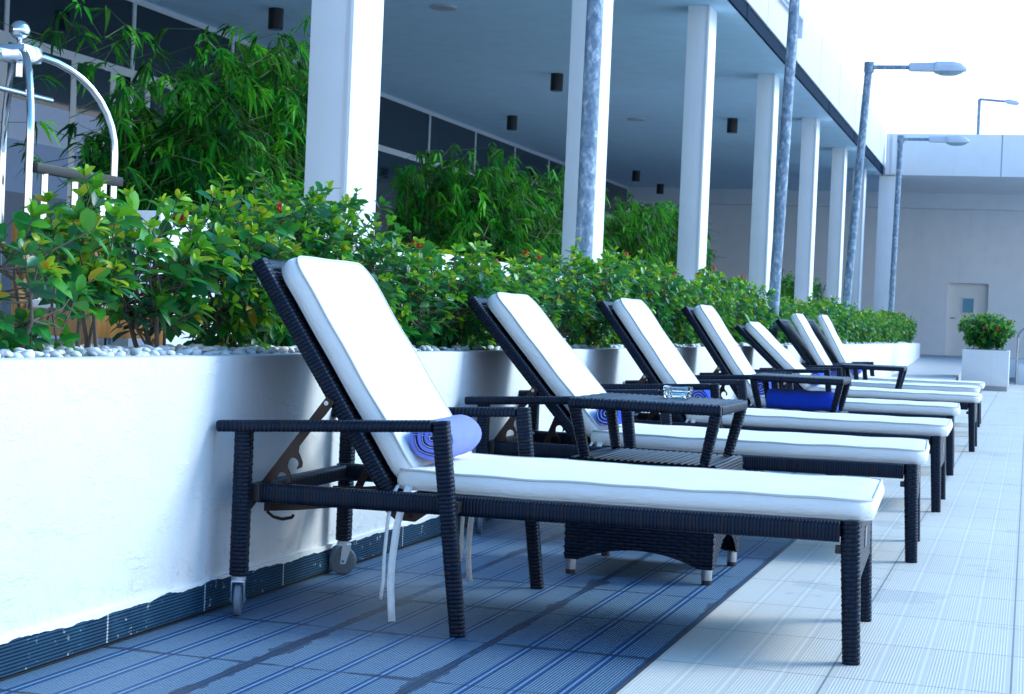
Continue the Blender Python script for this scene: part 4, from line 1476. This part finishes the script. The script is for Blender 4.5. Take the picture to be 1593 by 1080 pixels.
# the rest of the row: six kinds, copied with their parts
KINDS = []
klab = ['dense green shrub further along the hedge, with red flower heads', 'dense dark green shrub further along the hedge, without flowers',
        'airy lime tipped shrub further along the hedge', 'bushy shrub further along the hedge, with one red flower head']
for i, (h, nt_, fl, br, yl) in enumerate(((0.57, 150, 2, 0.08, 0.02), (0.60, 160, 0, 0.06, 0.02), (0.58, 85, 0, 0.22, 0.12), (0.63, 150, 1, 0.06, 0.03))):
    KINDS.append((make_shrub(90 + i, h, 0.24, 0.34, int(nt_ * 0.85), 0.064, flowers=fl, bare=br, yellow=yl), klab[i]))
kobj = [None] * 4
rs = np.random.RandomState(21)
y = 6.92; k = 0
order = [0, 1, 3, 0, 2, 1, 0, 3, 1, 2]
while y < 38.4:
    kk = order[k % len(order)]
    hs = 1.0
    if 7.2 < y < 9.6: hs = 0.88
    if 16.6 < y < 18.4: hs = 0.82
    if 14.2 < y < 16.2: hs = 1.10
    if 9.9 < y < 10.9 : kk = 2; hs = 0.9
    loc = (WX - 0.26 + rs.uniform(-.03, .03), y, HZ)
    if kobj[kk] is None:
        o = shrub('hedge_shrub', loc, 0, KINDS[kk][0], KINDS[kk][1], 'flowering shrubs planted along the planter wall'); kobj[kk] = o
    else:
        o = copy_tree(kobj[kk])
    o.location = loc; o.rotation_euler = (0, 0, rs.choice([0, PI]) + rs.uniform(-.25, .25))
    o.scale = (1, 1, hs * rs.uniform(0.86, 1.12))
    y += rs.uniform(0.50, 0.62) if y < 20 else rs.uniform(0.62, 0.78); k += 1


# ------------------------------------------------------------------ bamboo on the terrace
def bamboo(y0, y1, x, ztop, nfan, seed, label, profile=None, stray=0):
    rs = np.random.RandomState(seed)
    yc = (y0 + y1) / 2
    o = empty('bamboo', (x, yc, TZ + 0.36), 0, label, 'bamboo', 'bamboo clumps in the bays of the pavilion')
    cm = MB()
    P = []; D = []; U = []; L = []; W_ = []; T = []
    H = ztop - TZ - 0.36
    hl = (y1 - y0) / 2
    def topat(y):
        f = (y + hl) / (2 * hl)
        base = 1.0 if profile is None else np.interp(f, *profile)
        return H * base * (0.93 + 0.07 * math.sin(9 * y + seed))
    for k in range(int((y1 - y0) * 9)):
        y = rs.uniform(-hl, hl); xx = rs.uniform(-.25, .25); hh = topat(y) * rs.uniform(0.75, 1.0)
        lx, ly = rs.normal(0, .10, 2)
        pts = [(xx + lx * f * f, y + ly * f * f, hh * f) for f in np.linspace(0, 1, 6)]
        cm.tube(pts, [0.009, 0.009, 0.008, 0.007, 0.005, 0.003], 6)
    for k in range(nfan):
        y = rs.uniform(-hl * 1.03, hl * 1.03); xx = rs.uniform(-.42, .48)
        z = topat(y) * (rs.beta(1.8, 1.25)) * rs.uniform(0.94, 1.12)
        if k < stray:      # loose sprays leaning out to the open side
            y = -hl - 0.9 * rs.uniform(0.0, 1.0) ** 1.5; z = H * rs.uniform(0.10, 0.85)
        if z < 0.05: continue
        a = rs.uniform(0, 2 * PI)
        d = norm(np.array((math.cos(a) + 0.35, math.sin(a), rs.uniform(-.25, .35))))
        p0 = np.array((xx, y, z))
        tw = p0 - d * rs.uniform(.15, .3) + np.array((0, 0, -.08))
        cm.tube([tw, p0], [0.0025, 0.0012], 4)
        base_t = rs.beta(1.35, 1.15)
        for i in range(rs.randint(5, 10)):
            e = norm(d * .75 + rs.normal(0, .46, 3) + np.array((0, 0, -0.46)))
            l = rs.uniform(0.09, 0.155)
            P.append(p0 + rs.uniform(-.018, .018, 3)); D.append(e); U.append(np.array((0, 0, 1.0)) + rs.normal(0, .5, 3)); L.append(l); W_.append(l * rs.uniform(0.14, 0.20))
            T.append(float(np.clip(base_t + rs.normal(0, .12), 0, 1)))
    cm.build('culms', M['culm'], o, 60)
    leaf_mesh('foliage', P, D, U, L, W_, T, M['bamboo_leaf'], o, droop=0.45, st=((0.30, 1.0), (0.68, 0.75)))
    tr = MB(); tr.box(x - 0.30, x + 0.30, y0 - 0.1, y1 + 0.1, TZ, TZ + 0.40, 0.01)
    q = tr.build('planter_trough', M['pot_base'], None, 40)
    tag(q, 'grey trough holding the ' + {1: 'left and tallest', 2: 'middle', 3: 'right', 4: 'far'}[seed] + ' bamboo clump', 'planter', 'bamboo troughs on the terrace')
    return o
bamboo(8.85, 11.05, -4.9, 2.76, 2200, 1, 'tall left bamboo clump with drooping leaves beside the luggage cart', ([0, .10, .25, .45, .58, .8, 1], [.55, .78, .66, .72, .95, 1.0, .90]), 75)
bamboo(13.9, 18.5, -4.9, 2.34, 2900, 2, 'middle bamboo clump between the first and second columns', ([0, .1, .5, .75, 1], [.88, 1.0, .98, 1.0, .95]))
bamboo(20.2, 24.8, -4.9, 2.56, 2300, 3, 'right bamboo clump between the second and third columns', ([0, .3, .6, 1], [.85, .9, 1.0, .95]))
bamboo(33.5, 40.0, -4.9, 2.05, 600, 4, 'far low bamboo seen between the last columns')

# dark box planters / furniture glimpsed between the far columns
m = MB(); m.box(-5.6, -5.15, 31.0, 32.2, TZ, 1.72, 0.02); m.box(-5.62, -5.13, 30.98, 32.22, 1.72, 1.76, 0.01)
tag(m.build('dark_cabinet', M['black'], None, 40), 'dark cabinet glimpsed between the fourth and fifth columns', 'cabinet')

# ------------------------------------------------------------------ white pot with a clipped shrub
p = empty('plant_pot', (-0.72, 32.1, 0), 0, 'big white square pot on a grey plinth near the far door', 'plant pot')
m = MB()
m.box(-0.40, 0.40, -0.45, 0.45, 0.085, 0.715, 0.012)
m.build('pot_body', M['wall'], p, 40)
m = MB(); m.box(-0.385, 0.385, -0.435, 0.435, 0.0, 0.085); m.build('plinth', M['pot_base'], p)
m = MB(); m.box(-0.34, 0.34, -0.39, 0.39, 0.716, 0.725); m.build('soil_bed', M['soil'], p)
def clipped(seed):
    rs = np.random.RandomState(seed)
    st, (P, D, U, L, Wd, T), _ = make_shrub(seed, 0.66, 0.50, 0.46, 420, 0.070, bare=0.12, yellow=0.02)
    fl = []
    for k in range(12):
        hd = MB(); fl.append(hd)
        a = rs.uniform(0, 2 * PI); c_ = np.array((math.cos(a) * .40, math.sin(a) * .40, rs.uniform(.3, .66)))
        for i in range(18):
            v = norm(rs.normal(0, 1, 3)); q = c_ + v * 0.022; e1 = norm(np.cross(v, (.3, .7, .2))) * .009; e2 = norm(np.cross(v, e1)) * .009
            hd.add([q + e1, q + e2, q - e1, q - e2], [(0, 1, 2, 3)])
    return st, (P, D, U, L, Wd, T), fl
o = shrub('potted_shrub', (-0.72, 32.1, 0.70), 0.3, clipped(77), 'round clipped shrub with orange flecks growing in the white pot', None)
# low white bench block and hoop rail at the right edge
m = MB(); m.box(-0.20, 1.4, 37.6, 38.3, 0.0, 0.42, 0.01); m.box(-0.05, 1.4, 37.7, 38.3, 0.44, 0.80, 0.01)
tag(m.build('white_bench', M['paint'], None, 40), 'white block bench at the right edge behind the pot', 'bench')
m = MB(); m.tube([(-0.22 + 0.28 - 0.28 * math.cos(PI * k / 12), 37.5, 0.0 + (0.95 + 0.25 * math.sin(PI * k / 12))) for k in range(13)], 0.025, 8)
m.tube([(-0.22, 37.5, 0), (-0.22, 37.5, 0.96)], 0.025, 8); m.tube([(0.34, 37.5, 0), (0.34, 37.5, 0.96)], 0.025, 8)
tag(m.build('hoop_rail', M['steel'], None, 40), 'thin dark hoop handrail at the right edge behind the pot', 'handrail')


# ------------------------------------------------------------------ luggage cart
ct = empty('luggage_cart', (-4.45, 6.92, TZ), 0.0, 'chrome luggage cart with crossed arches and a ball on top', 'luggage cart')
CH = 1.585
m = MB()
m.lathe([(0.0, 0.0), (0.030, 0.0), (0.030, 0.008), (0.012, 0.012), (0.012, 0.030)], 24, Matrix.Translation((-0.0, 0, CH)))
vs = []
m.lathe([(0.045 * math.sin(max(0.06, PI * k / 16)), -0.045 * math.cos(PI * k / 16)) for k in range(17)], 28, Matrix.Translation((0, 0, CH + 0.070)))
m.build('ball_finial', M['chrome'], ct, 180)
m = MB(); m.box(-0.075, 0.075, -0.075, 0.075, CH - 0.075, CH, 0.012); m.tube([(0, 0, CH - 0.14), (0, 0, CH - 0.07)], 0.018, 14)
m.build('hub_block', M['chrome'], ct, 40)
for (sx, sy) in ((1, 1), (1, -1), (-1, 1), (-1, -1)):
    m = MB(); ax, ay = sx * 0.30, sy * 0.36
    pts = [(ax * 0.10, ay * 0.10, CH - 0.035)]
    for k in range(1, 11):
        a = PI / 2 * k / 10
        pts.append((ax * (0.10 + 0.90 * math.sin(a)), ay * (0.10 + 0.90 * math.sin(a)), CH - 0.035 - 0.42 * (1 - math.cos(a))))
    pts += [(ax, ay, 0.5), (ax, ay, 0.14)]
    m.tube(pts, 0.017, 16); m.build('arch_tube', M['chrome'], ct, 180)
m = MB(); m.tube([(-0.05, -0.36, CH - 0.20), (-0.05, 0.36, CH - 0.20)], 0.014, 12); m.build('hanging_bar', M['chrome'], ct, 60)
m = MB()
m.box(0.29, 0.33, -0.34, 0.40, 0.985, 1.03, 0.008); m.build('bumper_rail', M['black'], ct, 40)
m = MB()
for y in (-0.25, 0.0, 0.25): m.tube([(0.31, y, 0.14), (0.31, y, 0.99)], 0.016, 12)
m.build('rail_post', M['chrome'], ct, 60)
m = MB(); m.box(-0.33, 0.33, -0.56, 0.56, 0.10, 0.15, 0.012); pf = m.build('platform', M['chrome'], ct, 40)
m = MB(); m.box(-0.30, 0.30, -0.53, 0.53, 0.151, 0.158); mt_ = mat_flat('dark_red_carpet', (0.16, 0.012, 0.02), 0.9); m.build('carpet', mt_, pf)
for (sx, sy) in ((1, 1), (1, -1), (-1, 1), (-1, -1)):
    m = MB(); m.tube([(sx * .27, sy * .45 - .018, .05), (sx * .27, sy * .45 + .018, .05)], .05, 18); m.build('wheel', M['tyre'], ct, 40)

# ------------------------------------------------------------------ wooden chair behind the hedge
def wooden_chair(loc, rz, label):
    c = empty('wooden_chair', loc, rz, label, 'chair')
    for (x, y, h) in ((-.20, -.19, .42), (.20, -.19, .42), (-.20, .19, .74), (.20, .19, .74)):
        m = MB(); m.box(x - .021, x + .021, y - .021, y + .021, 0, h, .005); m.build('leg', M['wood'], c, 40)
    m = MB(); m.box(-.179, .179, -.205, -.180, .30, .40, .004); m.box(-.179, .179, .180, .205, .30, .40, .004)
    for s in (-1, 1): m.box(s * .20 - .012, s * .20 + .012, -.169, .169, .30, .40, .004)
    m.build('seat_frame', M['wood'], c, 40)
    m = MB(); m.box(-.20, .20, -.20, .165, .402, .440, .012); m.build('seat_cushion', M['cushion'], c, 40)
    m = MB(); m.box(-.24, .24, .175, .207, .665, .745, .008); m.box(-.179, .179, .182, .200, .52, .57, .004); m.build('backrest', M['wood'], c, 40)
    return c
wooden_chair((-3.62, 6.20, TZ), R(165), 'brown wooden chair glimpsed through the gappy shrubs at the left')
